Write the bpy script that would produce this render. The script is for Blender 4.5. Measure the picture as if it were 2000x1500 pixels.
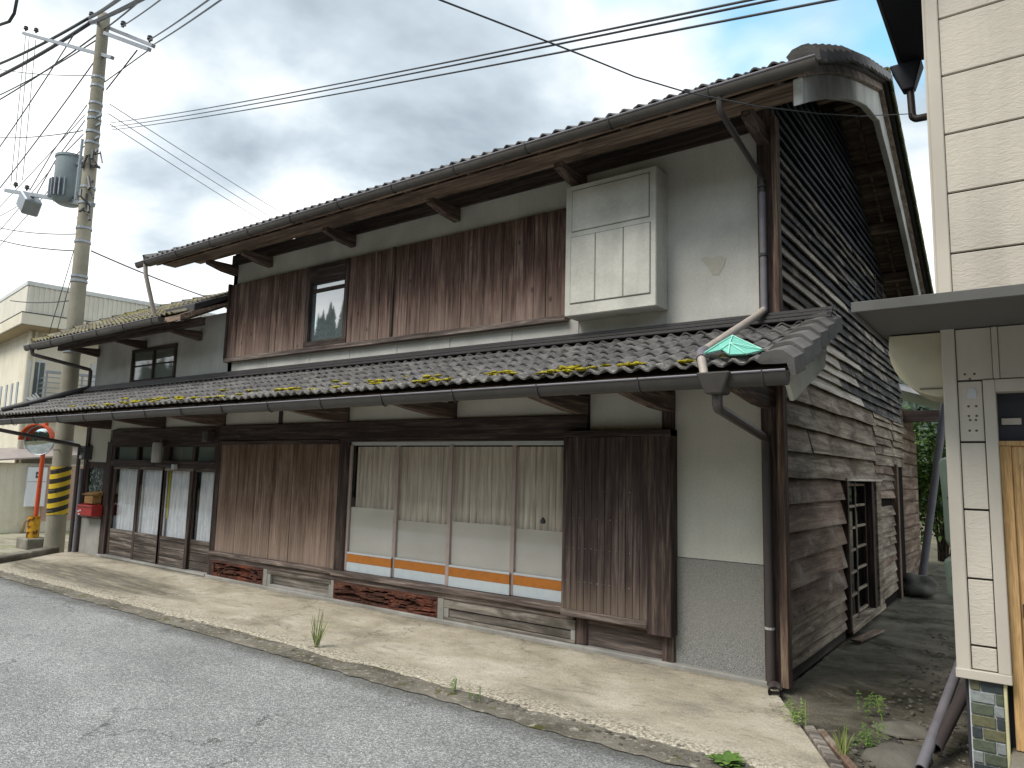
import bpy, math, random
from mathutils import Vector, Matrix, noise
for o in list(bpy.data.objects): bpy.data.objects.remove(o)
SC = bpy.context.scene
COL = SC.collection
rnd = random.Random(7)
# ------------------------------------------------------------------ camera
RM = [[0.806173443351408, 0.5911515903674053, 0.02498352339086353],
      [-0.05199755297966606, 0.11284579777362289, -0.9922510168344306],
      [-0.5893900522735865, 0.7986273368292136, 0.12171172149804121]]
CAM = Vector((1.7928938, -6.2538351, 1.7)); FPX = 1394.2
cd = bpy.data.cameras.new('camera'); cam = bpy.data.objects.new('camera', cd); COL.objects.link(cam)
rx, dn, fw = Vector(RM[0]), Vector(RM[1]), Vector(RM[2])
m = Matrix.Identity(4)
for i in range(3):
    m[i][0] = rx[i]; m[i][1] = -dn[i]; m[i][2] = -fw[i]; m[i][3] = CAM[i]
cam.matrix_world = m
cd.sensor_width = 36; cd.lens = FPX / 2000 * 36; cd.clip_end = 2000; cd.clip_start = 0.05
SC.camera = cam
SC.cycles.max_bounces = 6; SC.cycles.diffuse_bounces = 3; SC.cycles.glossy_bounces = 3; SC.cycles.transparent_max_bounces = 8; SC.cycles.caustics_reflective = False; SC.cycles.caustics_refractive = False
SC.render.resolution_x = 1024; SC.render.resolution_y = 768
def at(px, py, ax, val):
    """world point seen at photograph pixel (px,py) on the plane axis=val"""
    a, b = px - 1000., py - 750.
    r = rx * a + dn * b + fw * FPX
    t = (val - CAM[ax]) / r[ax]
    return CAM + r * t
# ------------------------------------------------------------------ sky, sun, exposure
SUN_EL, SUN_AZ = math.radians(50), math.radians(200)   # azimuth measured from +Y clockwise
W = bpy.data.worlds.new('World'); SC.world = W; W.use_nodes = True
wn = W.node_tree; wn.nodes.clear()
def wnode(t, **k):
    n = wn.nodes.new(t)
    for a, b in k.items(): setattr(n, a, b)
    return n
def wl(a, b): wn.links.new(a, b)
tc = wnode('ShaderNodeTexCoord')
sky = wnode('ShaderNodeTexSky', sky_type='NISHITA', sun_disc=False)
sky.sun_elevation = SUN_EL; sky.sun_rotation = SUN_AZ; sky.air_density = 1.0; sky.dust_density = 0.6
sep = wnode('ShaderNodeSeparateXYZ'); wl(tc.outputs['Generated'], sep.inputs[0])
zz = wnode('ShaderNodeMath', operation='MAXIMUM'); wl(sep.outputs[2], zz.inputs[0]); zz.inputs[1].default_value = 0.0
za = wnode('ShaderNodeMath', operation='ADD'); wl(zz.outputs[0], za.inputs[0]); za.inputs[1].default_value = 0.22
dx = wnode('ShaderNodeMath', operation='DIVIDE'); wl(sep.outputs[0], dx.inputs[0]); wl(za.outputs[0], dx.inputs[1])
dy = wnode('ShaderNodeMath', operation='DIVIDE'); wl(sep.outputs[1], dy.inputs[0]); wl(za.outputs[0], dy.inputs[1])
cxy = wnode('ShaderNodeCombineXYZ'); wl(dx.outputs[0], cxy.inputs[0]); wl(dy.outputs[0], cxy.inputs[1])
def wnoise(scale, off, detail=5, rough=0.5, dist=0.3):
    mp = wnode('ShaderNodeMapping'); mp.inputs['Location'].default_value = off
    wl(cxy.outputs[0], mp.inputs[0])
    n = wnode('ShaderNodeTexNoise'); wl(mp.outputs[0], n.inputs['Vector'])
    n.inputs['Scale'].default_value = scale; n.inputs['Detail'].default_value = detail
    n.inputs['Roughness'].default_value = rough; n.inputs['Distortion'].default_value = dist
    return n.outputs['Fac']
def wramp(fac, stops):
    r = wnode('ShaderNodeValToRGB'); wl(fac, r.inputs[0]); e = r.color_ramp.elements
    while len(e) < len(stops): e.new(0.5)
    for q, (p, c) in zip(e, stops): q.position = p; q.color = (*c, 1)
    return r.outputs[0]
# cloud brightness: billows of grey and white
lowz = wnode('ShaderNodeMapRange'); wl(zz.outputs[0], lowz.inputs[0])      # thinner, brighter veil low in the sky
for k_, v_ in (('From Min', .22), ('From Max', .6), ('To Min', .09), ('To Max', -.03)): lowz.inputs[k_].default_value = v_
cadd = wnode('ShaderNodeMath', operation='ADD'); wl(wnoise(1.5, (24.7, 5.07, 0), 6, 0.52, 0.2), cadd.inputs[0]); wl(lowz.outputs[0], cadd.inputs[1])
cb = wramp(cadd.outputs[0],
           [(0.37, (2.0, 2.4, 2.75)), (0.46, (3.1, 3.6, 4.0)), (0.535, (4.6, 4.95, 5.2)), (0.62, (6.8, 6.85, 6.85))])
# gaps with blue sky
gap = wramp(wnoise(0.85, (37.3, 15.25, 0), 4, 0.5, 0.4), [(0.58, (0, 0, 0)), (0.68, (.9, .9, .9))])
skm = wnode('ShaderNodeMixRGB', blend_type='MULTIPLY'); skm.inputs[0].default_value = 1
wl(sky.outputs[0], skm.inputs[1]); skm.inputs[2].default_value = (1.35, 2.0, 1.75, 1)
mx = wnode('ShaderNodeMixRGB'); wl(gap, mx.inputs[0]); wl(cb, mx.inputs[1]); wl(skm.outputs[0], mx.inputs[2])
bg = wnode('ShaderNodeBackground'); wl(mx.outputs[0], bg.inputs[0]); bg.inputs[1].default_value = 0.1
wo = wnode('ShaderNodeOutputWorld'); wl(bg.outputs[0], wo.inputs[0])
sl = bpy.data.lights.new('sun', 'SUN'); sl.energy = 1.5; sl.angle = math.radians(28); sl.color = (1, 0.95, 0.87)
so = bpy.data.objects.new('sun', sl); COL.objects.link(so)
sd = Vector((math.sin(SUN_AZ) * math.cos(SUN_EL), math.cos(SUN_AZ) * math.cos(SUN_EL), math.sin(SUN_EL)))
so.rotation_euler = sd.to_track_quat('Z', 'Y').to_euler()
SC.view_settings.view_transform = 'Standard'; SC.view_settings.look = 'None'
SC.view_settings.gamma = 1; SC.view_settings.use_curve_mapping = False
SC.view_settings.exposure = 1.12
# ------------------------------------------------------------------ node helpers
def lin(c):
    if isinstance(c, str):
        c = [int(c[i:i + 2], 16) / 255 for i in (0, 2, 4)]
        c = [x / 12.92 if x <= .04045 else ((x + .055) / 1.055) ** 2.4 for x in c]
    return tuple(c)
class MT:
    def __init__(s, name, rough=0.8, spec=0.3, metal=0.0):
        s.m = bpy.data.materials.new(name); s.m.use_nodes = True
        s.t = s.m.node_tree; s.t.nodes.clear()
        s.o = s.n('ShaderNodeOutputMaterial'); s.b = s.n('ShaderNodeBsdfPrincipled')
        s.l(s.b.outputs[0], s.o.inputs[0])
        s.b.inputs['Roughness'].default_value = rough
        s.b.inputs['Specular IOR Level'].default_value = spec
        s.b.inputs['Metallic'].default_value = metal
        s._pos = None
    def n(s, t, **k):
        q = s.t.nodes.new(t)
        for a, b in k.items(): setattr(q, a, b)
        return q
    def l(s, a, b): s.t.links.new(a, b)
    def pos(s, jitter=False, local=False):
        if local: p = s.n('ShaderNodeTexCoord').outputs['Object']
        else: p = s.n('ShaderNodeNewGeometry').outputs['Position']
        if jitter:
            oi = s.n('ShaderNodeObjectInfo'); mu = s.n('ShaderNodeMath', operation='MULTIPLY'); mu.inputs[1].default_value = 53.
            s.l(oi.outputs['Random'], mu.inputs[0])
            ad = s.n('ShaderNodeVectorMath', operation='ADD'); s.l(p, ad.inputs[0]); s.l(mu.outputs[0], ad.inputs[1]); p = ad.outputs[0]
        return p
    def noise(s, p, scale=1., stretch=(1, 1, 1), detail=5, rough=.55, dist=0., off=(0, 0, 0)):
        mp = s.n('ShaderNodeMapping'); mp.inputs['Scale'].default_value = stretch; mp.inputs['Location'].default_value = off
        s.l(p, mp.inputs[0]); q = s.n('ShaderNodeTexNoise'); s.l(mp.outputs[0], q.inputs['Vector'])
        for a, b in (('Scale', scale), ('Detail', detail), ('Roughness', rough), ('Distortion', dist)): q.inputs[a].default_value = b
        return q.outputs['Fac']
    def voro(s, p, scale, feature='F1', stretch=(1, 1, 1)):
        mp = s.n('ShaderNodeMapping'); mp.inputs['Scale'].default_value = stretch; s.l(p, mp.inputs[0])
        q = s.n('ShaderNodeTexVoronoi', feature=feature); s.l(mp.outputs[0], q.inputs['Vector']); q.inputs['Scale'].default_value = scale
        return q
    def ramp(s, fac, stops):
        r = s.n('ShaderNodeValToRGB'); s.l(fac, r.inputs[0]); e = r.color_ramp.elements
        while len(e) < len(stops): e.new(.5)
        for q, (p, c) in zip(e, stops):
            q.position = p
            if isinstance(c, (int, float)): c = (c, c, c)
            q.color = (*lin(c), 1)
        return r.outputs[0]
    def mix(s, fac, a, b, mode='MIX'):
        q = s.n('ShaderNodeMixRGB', blend_type=mode)
        for i, v in ((0, fac), (1, a), (2, b)):
            if isinstance(v, bpy.types.NodeSocket): s.l(v, q.inputs[i])
            elif i == 0: q.inputs[0].default_value = v
            else: q.inputs[i].default_value = (*lin(v), 1)
        return q.outputs[0]
    def math(s, op, a, b):
        q = s.n('ShaderNodeMath', operation=op)
        for i, v in enumerate((a, b)):
            if isinstance(v, bpy.types.NodeSocket): s.l(v, q.inputs[i])
            else: q.inputs[i].default_value = v
        return q.outputs[0]
    def color(s, c):
        if isinstance(c, bpy.types.NodeSocket): s.l(c, s.b.inputs['Base Color'])
        else: s.b.inputs['Base Color'].default_value = (*lin(c), 1)
    def vary(s, c, lo=.75, hi=1.25):
        oi = s.n('ShaderNodeObjectInfo'); mr = s.n('ShaderNodeMapRange'); s.l(oi.outputs['Random'], mr.inputs[0])
        mr.inputs['To Min'].default_value = lo; mr.inputs['To Max'].default_value = hi
        return s.mix(1., c, mr.outputs[0], 'MULTIPLY')
    def bump(s, fac, dist=.01, strength=1.):
        q = s.n('ShaderNodeBump'); s.l(fac, q.inputs['Height']); q.inputs['Distance'].default_value = dist; q.inputs['Strength'].default_value = strength
        s.l(q.outputs[0], s.b.inputs['Normal'])
    def cracks(s, p, scale, width, lo, hi, amt, off=(4, 1, 0)):
        mp = s.n('ShaderNodeMapping'); mp.inputs['Location'].default_value = off; s.l(p, mp.inputs[0])
        nz = s.n('ShaderNodeTexNoise'); s.l(mp.outputs[0], nz.inputs['Vector']); nz.inputs['Scale'].default_value = 1.8; nz.inputs['Detail'].default_value = 6; nz.inputs['Roughness'].default_value = .65
        v = s.voro(s.mix(.75, p, nz.outputs['Color'], 'ADD'), scale, 'DISTANCE_TO_EDGE')
        return s.math('MULTIPLY', s.ramp(v.outputs['Distance'], [(0., 1.), (width, 0.)]), s.ramp(s.noise(p, .9, (1, 1, 1), 4, .5, 0, off), [(lo, 0.), (hi, amt)]))
    def rough(s, v): s.l(v, s.b.inputs['Roughness'])
    def xyz(s, p):
        q = s.n('ShaderNodeSeparateXYZ'); s.l(p, q.inputs[0]); return q.outputs
AX = {'x': (.05, 1, 1), 'y': (1, .05, 1), 'z': (1, 1, .05)}
def wood(name, dark, mid, light, axis, grain=38., lo=.85, hi=1.15, blotch=None, streak=.5, bump=.004, rough=.8, knots=False, foot=None):
    M = MT(name, rough, .25); p = M.pos(True)
    g = M.noise(p, grain, AX[axis], 6, .62, .6)
    st2 = tuple(.35 if v == .05 else 1 for v in AX[axis])
    b = M.noise(p, 5., tuple(.25 if v == .05 else 1 for v in AX[axis]), 4, .6)
    f = M.math('ADD', M.math('MULTIPLY', g, 1 - streak * .5), M.math('MULTIPLY', b, streak * .5))
    c = M.ramp(f, [(.36, dark), (.5, mid), (.64, light)])
    fine = M.noise(p, 160., AX[axis], 3, .6)
    c = M.mix(.5, c, M.ramp(fine, [(.35, .45), (.62, 1.25)]), 'MULTIPLY')
    if blotch:
        bl = M.noise(p, 3.2, tuple(.5 if v == .05 else 1 for v in AX[axis]), 6, .65, .5, (5, 2, 9))
        c = M.mix(M.ramp(bl, [(.53, 0.), (.66, 1.)]), c, blotch)
    if foot:   # water-bleached foot of the boards, ragged
        z = M.xyz(p)[2] if False else M.xyz(M.pos())[2]
        w = M.math('ADD', z, M.math('MULTIPLY', M.math('SUBTRACT', M.noise(p, 20., (1, 1, .04), 4), .5), foot[2]))
        mr = M.n('ShaderNodeMapRange'); M.l(w, mr.inputs[0])
        mr.inputs['From Min'].default_value = foot[1]; mr.inputs['From Max'].default_value = foot[0]
        c = M.mix(M.math('MULTIPLY', mr.outputs[0], .7), c, foot[3])
    if knots:
        v = M.voro(p, 5.5, 'F1', (1, 1, .55)); c = M.mix(M.ramp(v.outputs['Distance'], [(.05, .8), (.13, 0.)]), c, dark)
    M.color(M.vary(c, lo, hi)); M.bump(M.math('ADD', g, M.math('MULTIPLY', fine, .5)), bump, .7)
    return M.m
def plain(name, c, rough=.6, spec=.4, metal=0., dirt=.25, scale=6., bump=0., bscale=200., lo=.95, hi=1.05):
    M = MT(name, rough, spec, metal); p = M.pos()
    n = M.noise(p, scale, (1, 1, 1), 6, .6)
    cc = M.mix(dirt, c, M.ramp(n, [(.3, .45), (.5, .95), (.7, 1.15)]), 'MULTIPLY')
    M.color(M.vary(cc, lo, hi))
    if bump: M.bump(M.noise(p, bscale, (1, 1, 1), 3), bump)
    return M.m
def plaster(name, c, stain='6f6f66', amt=.55, bumpd=.002, streak=True):
    M = MT(name, .9, .15); p = M.pos()
    n = M.noise(p, 1.1, (1, 1, 1), 7, .6, .2)
    c1 = M.mix(M.ramp(n, [(.35, .8 * amt), (.62, 0.)]), c, stain)
    if streak:
        s_ = M.noise(p, 4., (1, 1, .12), 5, .6); c1 = M.mix(M.ramp(s_, [(.5, 0.), (.78, .5 * amt)]), c1, stain)
    f = M.noise(p, 45., (1, 1, 1), 4, .6); c1 = M.mix(.28, c1, M.ramp(f, [(.3, .7), (.7, 1.2)]), 'MULTIPLY')
    M.color(c1); M.bump(M.math('ADD', M.math('MULTIPLY', n, 3.), f), bumpd, .6)
    return M.m
MAT = {}
MAT['post'] = wood('dark_post_wood', '2b2322', '463a36', '6b5c54', 'z', 30, .85, 1.15)
MAT['beam'] = wood('dark_beam_wood', '292222', '413734', '62554f', 'x', 30, .85, 1.15)
MAT['armwood'] = wood('dark_arm_wood', '3a302c', '5b4d46', '84746a', 'y', 30, .85, 1.15)
MAT['soffit'] = wood('soffit_wood', '54463e', '857264', 'b39f8b', 'x', 22, .75, 1.3, blotch='6a5a4f')
MAT['board2f'] = wood('upper_weathered_boards', '382823', '644d45', '917b70', 'z', 26, .9, 1.1, streak=.7, knots=True, foot=(3.1, 3.8, 1.3, '97857a'))
MAT['brown'] = wood('brown_shutter_boards', '4b3a32', '745e51', '978275', 'z', 20, .93, 1.07, streak=.7, foot=(.2, 1.1, 1.2, 'a39184'))
MAT['boxwood'] = wood('dark_box_boards', '342a2a', '4b3f3c', '6d605a', 'z', 24, .9, 1.12, foot=(.3, .75, .5, '7f7062'))
MAT['sill'] = wood('grey_sill_wood', '3d3634', '675b56', '9d9087', 'x', 24, .85, 1.15)
MAT['greyboard'] = wood('grey_plinth_boards', '433f3b', '777069', 'a59d93', 'x', 20, .8, 1.2, blotch='57524b')
MAT['doorwood'] = wood('grey_door_boards', '39332f', '5f5650', '9a9188', 'x', 20, .85, 1.2)
MAT['clap'] = wood('grey_clapboards', '4d4339', '8d8070', 'bcb1a0', 'y', 18, .78, 1.15, blotch='5d4f44', streak=.8)
MAT['clapbrown'] = wood('brown_clapboards', '46372f', '7f6a5b', 'a89788', 'y', 14, .8, 1.15, blotch='9d9388', streak=.85)
MAT['claplight'] = wood('pale_clapboards', '867d73', 'b8b0a5', 'd3ccc2', 'y', 20, .85, 1.12)
MAT['char'] = wood('charred_clapboards', '1f2124', '3a3b3e', '8b8379', 'y', 26, .75, 1.35, blotch='a0968b', streak=.9)
MAT['chard'] = wood('charred_dark_clapboards', '1b1e23', '2a2e35', '474b52', 'y', 26, .8, 1.2)
MAT['rustwood'] = wood('rusty_edge_wood', '3a2d28', '624f45', '98836f', 'z', 24, .9, 1.1)
MAT['plaster'] = plaster('grey_white_plaster', 'cccac4', '93938e', .6)
MAT['plaster2'] = plaster('shaded_bay_plaster', 'd2d0c5', 'aaa89e', .4)
MAT['plasterbox'] = plaster('box_plaster', 'd0cec6', '8f8d85', .8)
MAT['barge'] = plaster('bargeboard_plaster', 'e2e2de', '8b8c88', .9)
M = MT('granite_stucco', .9, .2); p = M.pos()
a = M.noise(p, 190, (1, 1, 1), 2, .7); b = M.noise(p, 2.5, (1, 1, 1), 5)
c = M.ramp(a, [(.36, '5d5e5f'), (.5, '8b8b89'), (.64, 'b3b2ae')])
z = M.math('ADD', M.xyz(p)[2], M.math('MULTIPLY', b, .9)); c = M.mix(M.ramp(z, [(.55, 0.), (1.0, .5)]), c, '96938a')
M.color(c); M.bump(a, .004); MAT['stucco'] = M.m
MAT['ccbase'] = plaster('concrete_plinth', 'a9a7a2', '64635d', .8)
M = MT('roof_tile', .7, .35); p = M.pos(True); w = M.pos()
n = M.noise(p, 7, (1, 1, 1), 6, .65); c = M.ramp(n, [(.3, '4a4848'), (.5, '6b6969'), (.68, '878481')])
lich = M.noise(w, 26, (1, 1, 1), 5, .7); yy = M.xyz(w)[1]
band = M.n('ShaderNodeMapRange'); M.l(yy, band.inputs[0]); band.inputs['From Min'].default_value = -.98; band.inputs['From Max'].default_value = -1.34
lf = M.math('MULTIPLY', M.ramp(lich, [(.53, 0.), (.6, 1.)]), M.math('ADD', M.math('MULTIPLY', band.outputs[0], .8), .12))
c = M.mix(lf, c, 'a9a294')
c = M.vary(c, .86, 1.14); M.color(c); M.bump(M.noise(w, 60, (1, 1, 1), 4, .7), .006); MAT['tile'] = M.m
M = MT('wing_roof_tile', .7, .3); w = M.pos()
n = M.noise(w, 5, (1, 1, 1), 6, .7); c = M.ramp(n, [(.32, '454038'), (.5, '7c7566'), (.66, 'a09a86')])
c = M.mix(M.ramp(M.noise(w, 2.4, (1, 1, 1), 6, .65), [(.52, 0.), (.62, .75)]), c, '8a8132')
M.color(c); M.bump(M.noise(w, 50, (1, 1, 1), 4, .7), .006); MAT['tilewing'] = M.m
MAT['verge'] = plain('verge_tile_grey', '74716f', .6, .35, 0, .5, 9, .003, 60, .85, 1.15)
MAT['flash'] = plain('dark_ridge_tile', '3c3a3b', .5, .5, 0, .4, 8, .003, 80)
M = MT('yellow_moss', .95, .1); p = M.pos(); n = M.noise(p, 70, (1, 1, 1), 4, .7)
M.color(M.ramp(n, [(.35, '7d7722'), (.5, 'bcae34'), (.65, 'dfd35e')])); M.bump(n, .02); MAT['moss'] = M.m
MAT['gutter'] = plain('gutter_plastic', '3d3936', .45, .5, 0, .45, 9)
MAT['gutterlight'] = plain('aged_gutter_plastic', '524d49', .55, .4, 0, .5, 9)
MAT['pipe'] = plain('brown_drain_pipe', '47403f', .45, .5, 0, .4, 7)
MAT['pipegrey'] = plain('grey_drain_pipe', '77747a', .5, .45, 0, .4, 7)
MAT['pipepale'] = plain('pale_drain_pipe', 'b7aca2', .5, .4, 0, .4, 8)
MAT['metal'] = plain('galvanised_steel', '9aa0a6', .45, .5, .6, .3, 10)
MAT['metaldark'] = plain('dark_steel', '4a4a4c', .5, .4, .3, .3, 10)
MAT['nail'] = plain('nail_steel', 'c9c8c4', .4, .6, .5, .1)
MAT['frame'] = plain('pinkish_aluminium', 'b3a29c', .4, .5, .2, .2, 10)
MAT['framewhite'] = plain('pale_sash', 'c3c6c8', .5, .4, 0, .2, 10)
MAT['orange'] = plain('orange_strip', 'b4702c', .55, .4, 0, .3, 20)
MAT['palestrip'] = plain('pale_blue_strip', 'c4cdd2', .55, .4, 0, .15, 12)
M = MT('film', .6, .3); p = M.pos(); n = M.noise(p, 1.6, (1, 1, 1), 4); M.color(M.ramp(n, [(.3, 'cfcbc1'), (.7, 'dedad1')])); M.b.inputs['Alpha'].default_value = .6; MAT['film'] = M.m
M = MT('beige_curtain', .9, .1); p = M.pos(); n = M.noise(p, 30, (1, 1, .06), 4); M.color(M.ramp(n, [(.3, 'b3a697'), (.6, 'dbd0c2'), (.75, 'e8dfd2')])); MAT['curtain'] = M.m
M = MT('lace_curtain', .9, .1); p = M.pos(); n = M.noise(p, 35, (1, 1, .1), 4); v = M.noise(p, 60, (1, 1, 1), 3)
M.color(M.mix(.5, M.ramp(n, [(.3, 'ced2d8'), (.6, 'eff1f4')]), M.ramp(v, [(.35, .75), (.6, 1.1)]), 'MULTIPLY')); MAT['lace'] = M.m
MAT['yellowcloth'] = plain('yellow_cloth', 'b9ad3c', .9, .1)
def glass(name, tint='dfe8e6', spec=.5, rough=.0, dark=0.):
    m_ = bpy.data.materials.new(name); m_.use_nodes = True; t = m_.node_tree; t.nodes.clear()
    o = t.nodes.new('ShaderNodeOutputMaterial'); mixn = t.nodes.new('ShaderNodeMixShader')
    tr = t.nodes.new('ShaderNodeBsdfTransparent'); tr.inputs[0].default_value = (*lin(tint), 1)
    gl = t.nodes.new('ShaderNodeBsdfGlossy'); gl.inputs['Roughness'].default_value = rough; gl.inputs[0].default_value = (.95, .97, 1, 1)
    fr = t.nodes.new('ShaderNodeFresnel'); ge = t.nodes.new('ShaderNodeNewGeometry'); io = t.nodes.new('ShaderNodeMath'); io.operation = 'MULTIPLY_ADD'   # same reflectance on both faces of the thin pane
    io.inputs[1].default_value = -.8333; io.inputs[2].default_value = 1.5; t.links.new(ge.outputs['Backfacing'], io.inputs[0]); t.links.new(io.outputs[0], fr.inputs[0])
    ad = t.nodes.new('ShaderNodeMath'); ad.operation = 'MULTIPLY_ADD'; ad.inputs[1].default_value = .6; ad.inputs[2].default_value = spec * .03
    t.links.new(fr.outputs[0], ad.inputs[0]); t.links.new(ad.outputs[0], mixn.inputs[0])
    t.links.new(tr.outputs[0], mixn.inputs[1]); t.links.new(gl.outputs[0], mixn.inputs[2]); t.links.new(mixn.outputs[0], o.inputs[0])
    return m_
MAT['glass'] = glass('window_glass', 'ffffff', .5, .02)
MAT['glassdark'] = glass('old_window_glass', 'e6e9e8', 1.6, .03)
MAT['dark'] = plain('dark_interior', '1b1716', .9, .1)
M = MT('red_carved_wood', .7, .3); p = M.pos(); n = M.noise(p, 14, (.3, 1, 1), 5, .6)
n2 = M.noise(p, 3, (1, 1, 1), 4); c = M.ramp(n, [(.3, '33211a'), (.5, '523228'), (.68, '704534')])
M.color(M.mix(M.ramp(n2, [(.54, 0.), (.7, .55)]), c, '8a4630')); M.bump(n, .006); MAT['red'] = M.m
# asphalt / ground
M = MT('asphalt', .85, .3); p = M.pos()
v = M.voro(p, 105.); v2 = M.noise(p, 130, (1, 1, 1), 3, .7); b = M.noise(p, .7, (1, 1, 1), 5)
vc = M.n('ShaderNodeSeparateColor'); M.l(v.outputs['Color'], vc.inputs[0])
c = M.ramp(vc.outputs[0], [(.0, '797b7b'), (.45, '979898'), (.8, 'aeafae'), (.97, 'cac9c5')])
c = M.mix(.75, c, M.ramp(v2, [(.33, .5), (.5, 1.), (.68, 1.4)]), 'MULTIPLY')
c = M.mix(.6, c, M.ramp(b, [(.35, .78), (.65, 1.15)]), 'MULTIPLY')
big = M.noise(p, .35, (1, 1.8, 1), 6, .6, .4, (7, 3, 0)); c = M.mix(.8, c, M.ramp(big, [(.32, .72), (.5, 1.), (.68, 1.16)]), 'MULTIPLY')
oil = M.noise(p, 2.2, (1, 1, 1), 6, .65, .3, (2, 9, 0)); c = M.mix(M.ramp(oil, [(.6, 0.), (.78, .3)]), c, '5c5d5d')
c = M.mix(M.cracks(p, .55, .006, .42, .56, .8), c, '2f3030')
yy = M.xyz(p)[1]
ew = M.math('ADD', yy, M.math('MULTIPLY', M.math('SUBTRACT', M.noise(p, 3.5, (1, 1, 1), 5), .5), .35))
c = M.mix(M.ramp(M.math('ADD', ew, 3.), [(.72, 0.), (.9, .6)]), c, '4d4a42')
M.color(c); M.bump(M.math('ADD', v.outputs['Distance'], v2), .009, .8); MAT['asphalt'] = M.m
def concrete(name, base, light, dark, stains):
    M = MT(name, .9, .2); p = M.pos()
    n = M.noise(p, 1.3, (1, 1.6, 1), 8, .65, .4); c = M.ramp(n, [(.3, dark), (.46, base), (.66, light)])
    f = M.noise(p, 55, (1, 1, 1), 4, .7); c = M.mix(.5, c, M.ramp(f, [(.32, .55), (.55, 1.05), (.7, 1.25)]), 'MULTIPLY')
    for (off, sc, st, lo, hi, col, mx_) in stains:
        k = M.noise(p, sc, st, 7, .65, .5, off); c = M.mix(M.ramp(k, [(lo, 0.), (hi, mx_)]), c, col)
    return M, p, c, n, f
M, p, c, n, f = concrete('apron_concrete', 'b4ab98', 'ccc4b4', '928c80',
    [((3, 7, 0), .8, (1, 2, 1), .53, .68, '807a6d', .75), ((9, 1, 0), 12, (1, 1, 1), .6, .72, '635c50', .6), ((1, 3, 0), 5, (1, 2.5, 1), .55, .68, '8c8474', .6), ((6, 2, 0), 90, (1, 1, 1), .66, .7, '4a453c', .7)])
s_ = M.xyz(p)
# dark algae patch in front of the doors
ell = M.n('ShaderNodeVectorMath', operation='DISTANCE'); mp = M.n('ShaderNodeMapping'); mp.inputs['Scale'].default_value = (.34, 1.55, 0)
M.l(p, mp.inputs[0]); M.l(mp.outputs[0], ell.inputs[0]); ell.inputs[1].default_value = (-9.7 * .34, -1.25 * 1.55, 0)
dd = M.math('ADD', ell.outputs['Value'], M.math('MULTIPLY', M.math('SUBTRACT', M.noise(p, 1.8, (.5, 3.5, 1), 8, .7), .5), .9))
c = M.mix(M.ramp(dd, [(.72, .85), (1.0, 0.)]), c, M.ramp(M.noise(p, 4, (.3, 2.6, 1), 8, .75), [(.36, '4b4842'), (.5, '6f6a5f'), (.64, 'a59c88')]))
# washed-out edge with exposed aggregate
ed = M.math('ADD', s_[1], M.math('MULTIPLY', M.math('SUBTRACT', M.noise(p, 2.6, (1, 1, 1), 6, .7), .5), .5))
edf = M.ramp(M.math('ADD', ed, 2.), [(.3, .85), (.52, 0.)])
agg = M.ramp(M.noise(p, 38, (1, 1, 1), 5, .75), [(.4, '6e675a'), (.52, 'b7ae9b'), (.62, 'd8d2c4')])
c = M.mix(edf, c, agg)
c = M.mix(M.cracks(p, .5, .005, .44, .58, .75, (9, 5, 0)), c, '463f34')
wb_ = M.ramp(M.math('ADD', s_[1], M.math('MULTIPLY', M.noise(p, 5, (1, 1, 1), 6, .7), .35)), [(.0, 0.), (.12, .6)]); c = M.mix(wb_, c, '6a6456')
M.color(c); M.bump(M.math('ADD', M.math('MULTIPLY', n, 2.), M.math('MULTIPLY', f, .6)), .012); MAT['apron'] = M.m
M, p, c, n, f = concrete('gutter_strip', '7b756a', '9a9488', '545047', [((2, 5, 0), 5, (1, 1, 1), .56, .64, '5c5a22', .8), ((1, 9, 0), 16, (1, 1, 1), .56, .64, 'b8b2a4', .9)])
M.color(c); M.bump(M.math('ADD', n, f), .02); MAT['strip'] = M.m
M, p, c, n, f = concrete('alley_concrete', '6b665a', '8f887a', '3f3d33', [((4, 4, 0), 1.5, (1, 1, 1), .53, .66, '2e2f22', .8), ((7, 3, 0), 9, (1, 1, 1), .58, .68, '8d8575', .8), ((2, 8, 0), 2.2, (1, 1, 1), .56, .68, '4a4524', .6)])
M.color(c); M.bump(M.math('ADD', n, f), .03); MAT['alley'] = M.m
MAT['stone'] = plaster('rough_stone', '7f7b73', '45423a', 1., .01, False)
M, p, c, n, f = concrete('far_paving', '97917f', 'b3ad9d', '6d6858', [((4, 4, 0), 1., (1, 1, 1), .52, .6, '6f7a45', .8)])
M.color(c); MAT['paving'] = M.m
MAT['kerb'] = plaster('kerb_concrete', '8f8b80', '4b473d', 1.2, .006, False)
M = MT('earth', .95, .1); p = M.pos(); n = M.noise(p, .6, (1, 1, 1), 6); M.color(M.ramp(n, [(.35, '5b574a'), (.6, '716d5a')])); MAT['earth'] = M.m
def leaf(name, a, b, c_):
    M = MT(name, .6, .3); p = M.pos(); n = M.noise(p, 3., (1, 1, 1), 3); n2 = M.noise(p, 40., (1, 1, 1), 2)
    M.color(M.mix(.4, M.ramp(n, [(.3, a), (.5, b), (.7, c_)]), M.ramp(n2, [(.3, .6), (.7, 1.3)]), 'MULTIPLY'))
    M.b.inputs['Transmission Weight'].default_value = 0.
    return M.m
MAT['leaf'] = leaf('shrub_leaf', '263b18', '446126', '6f8b3a')
MAT['weed'] = leaf('weed_leaf', '45602a', '64843c', '8aa255')
MAT['grassb'] = leaf('grass_blade', '5b6b35', '7d8a4c', 'a5a870')
MAT['conifer'] = leaf('conifer_foliage', '222c22', '36453a', '51604f')
MAT['bark'] = wood('bark', '2c241d', '4a3f35', '6d6052', 'z', 20)
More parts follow.
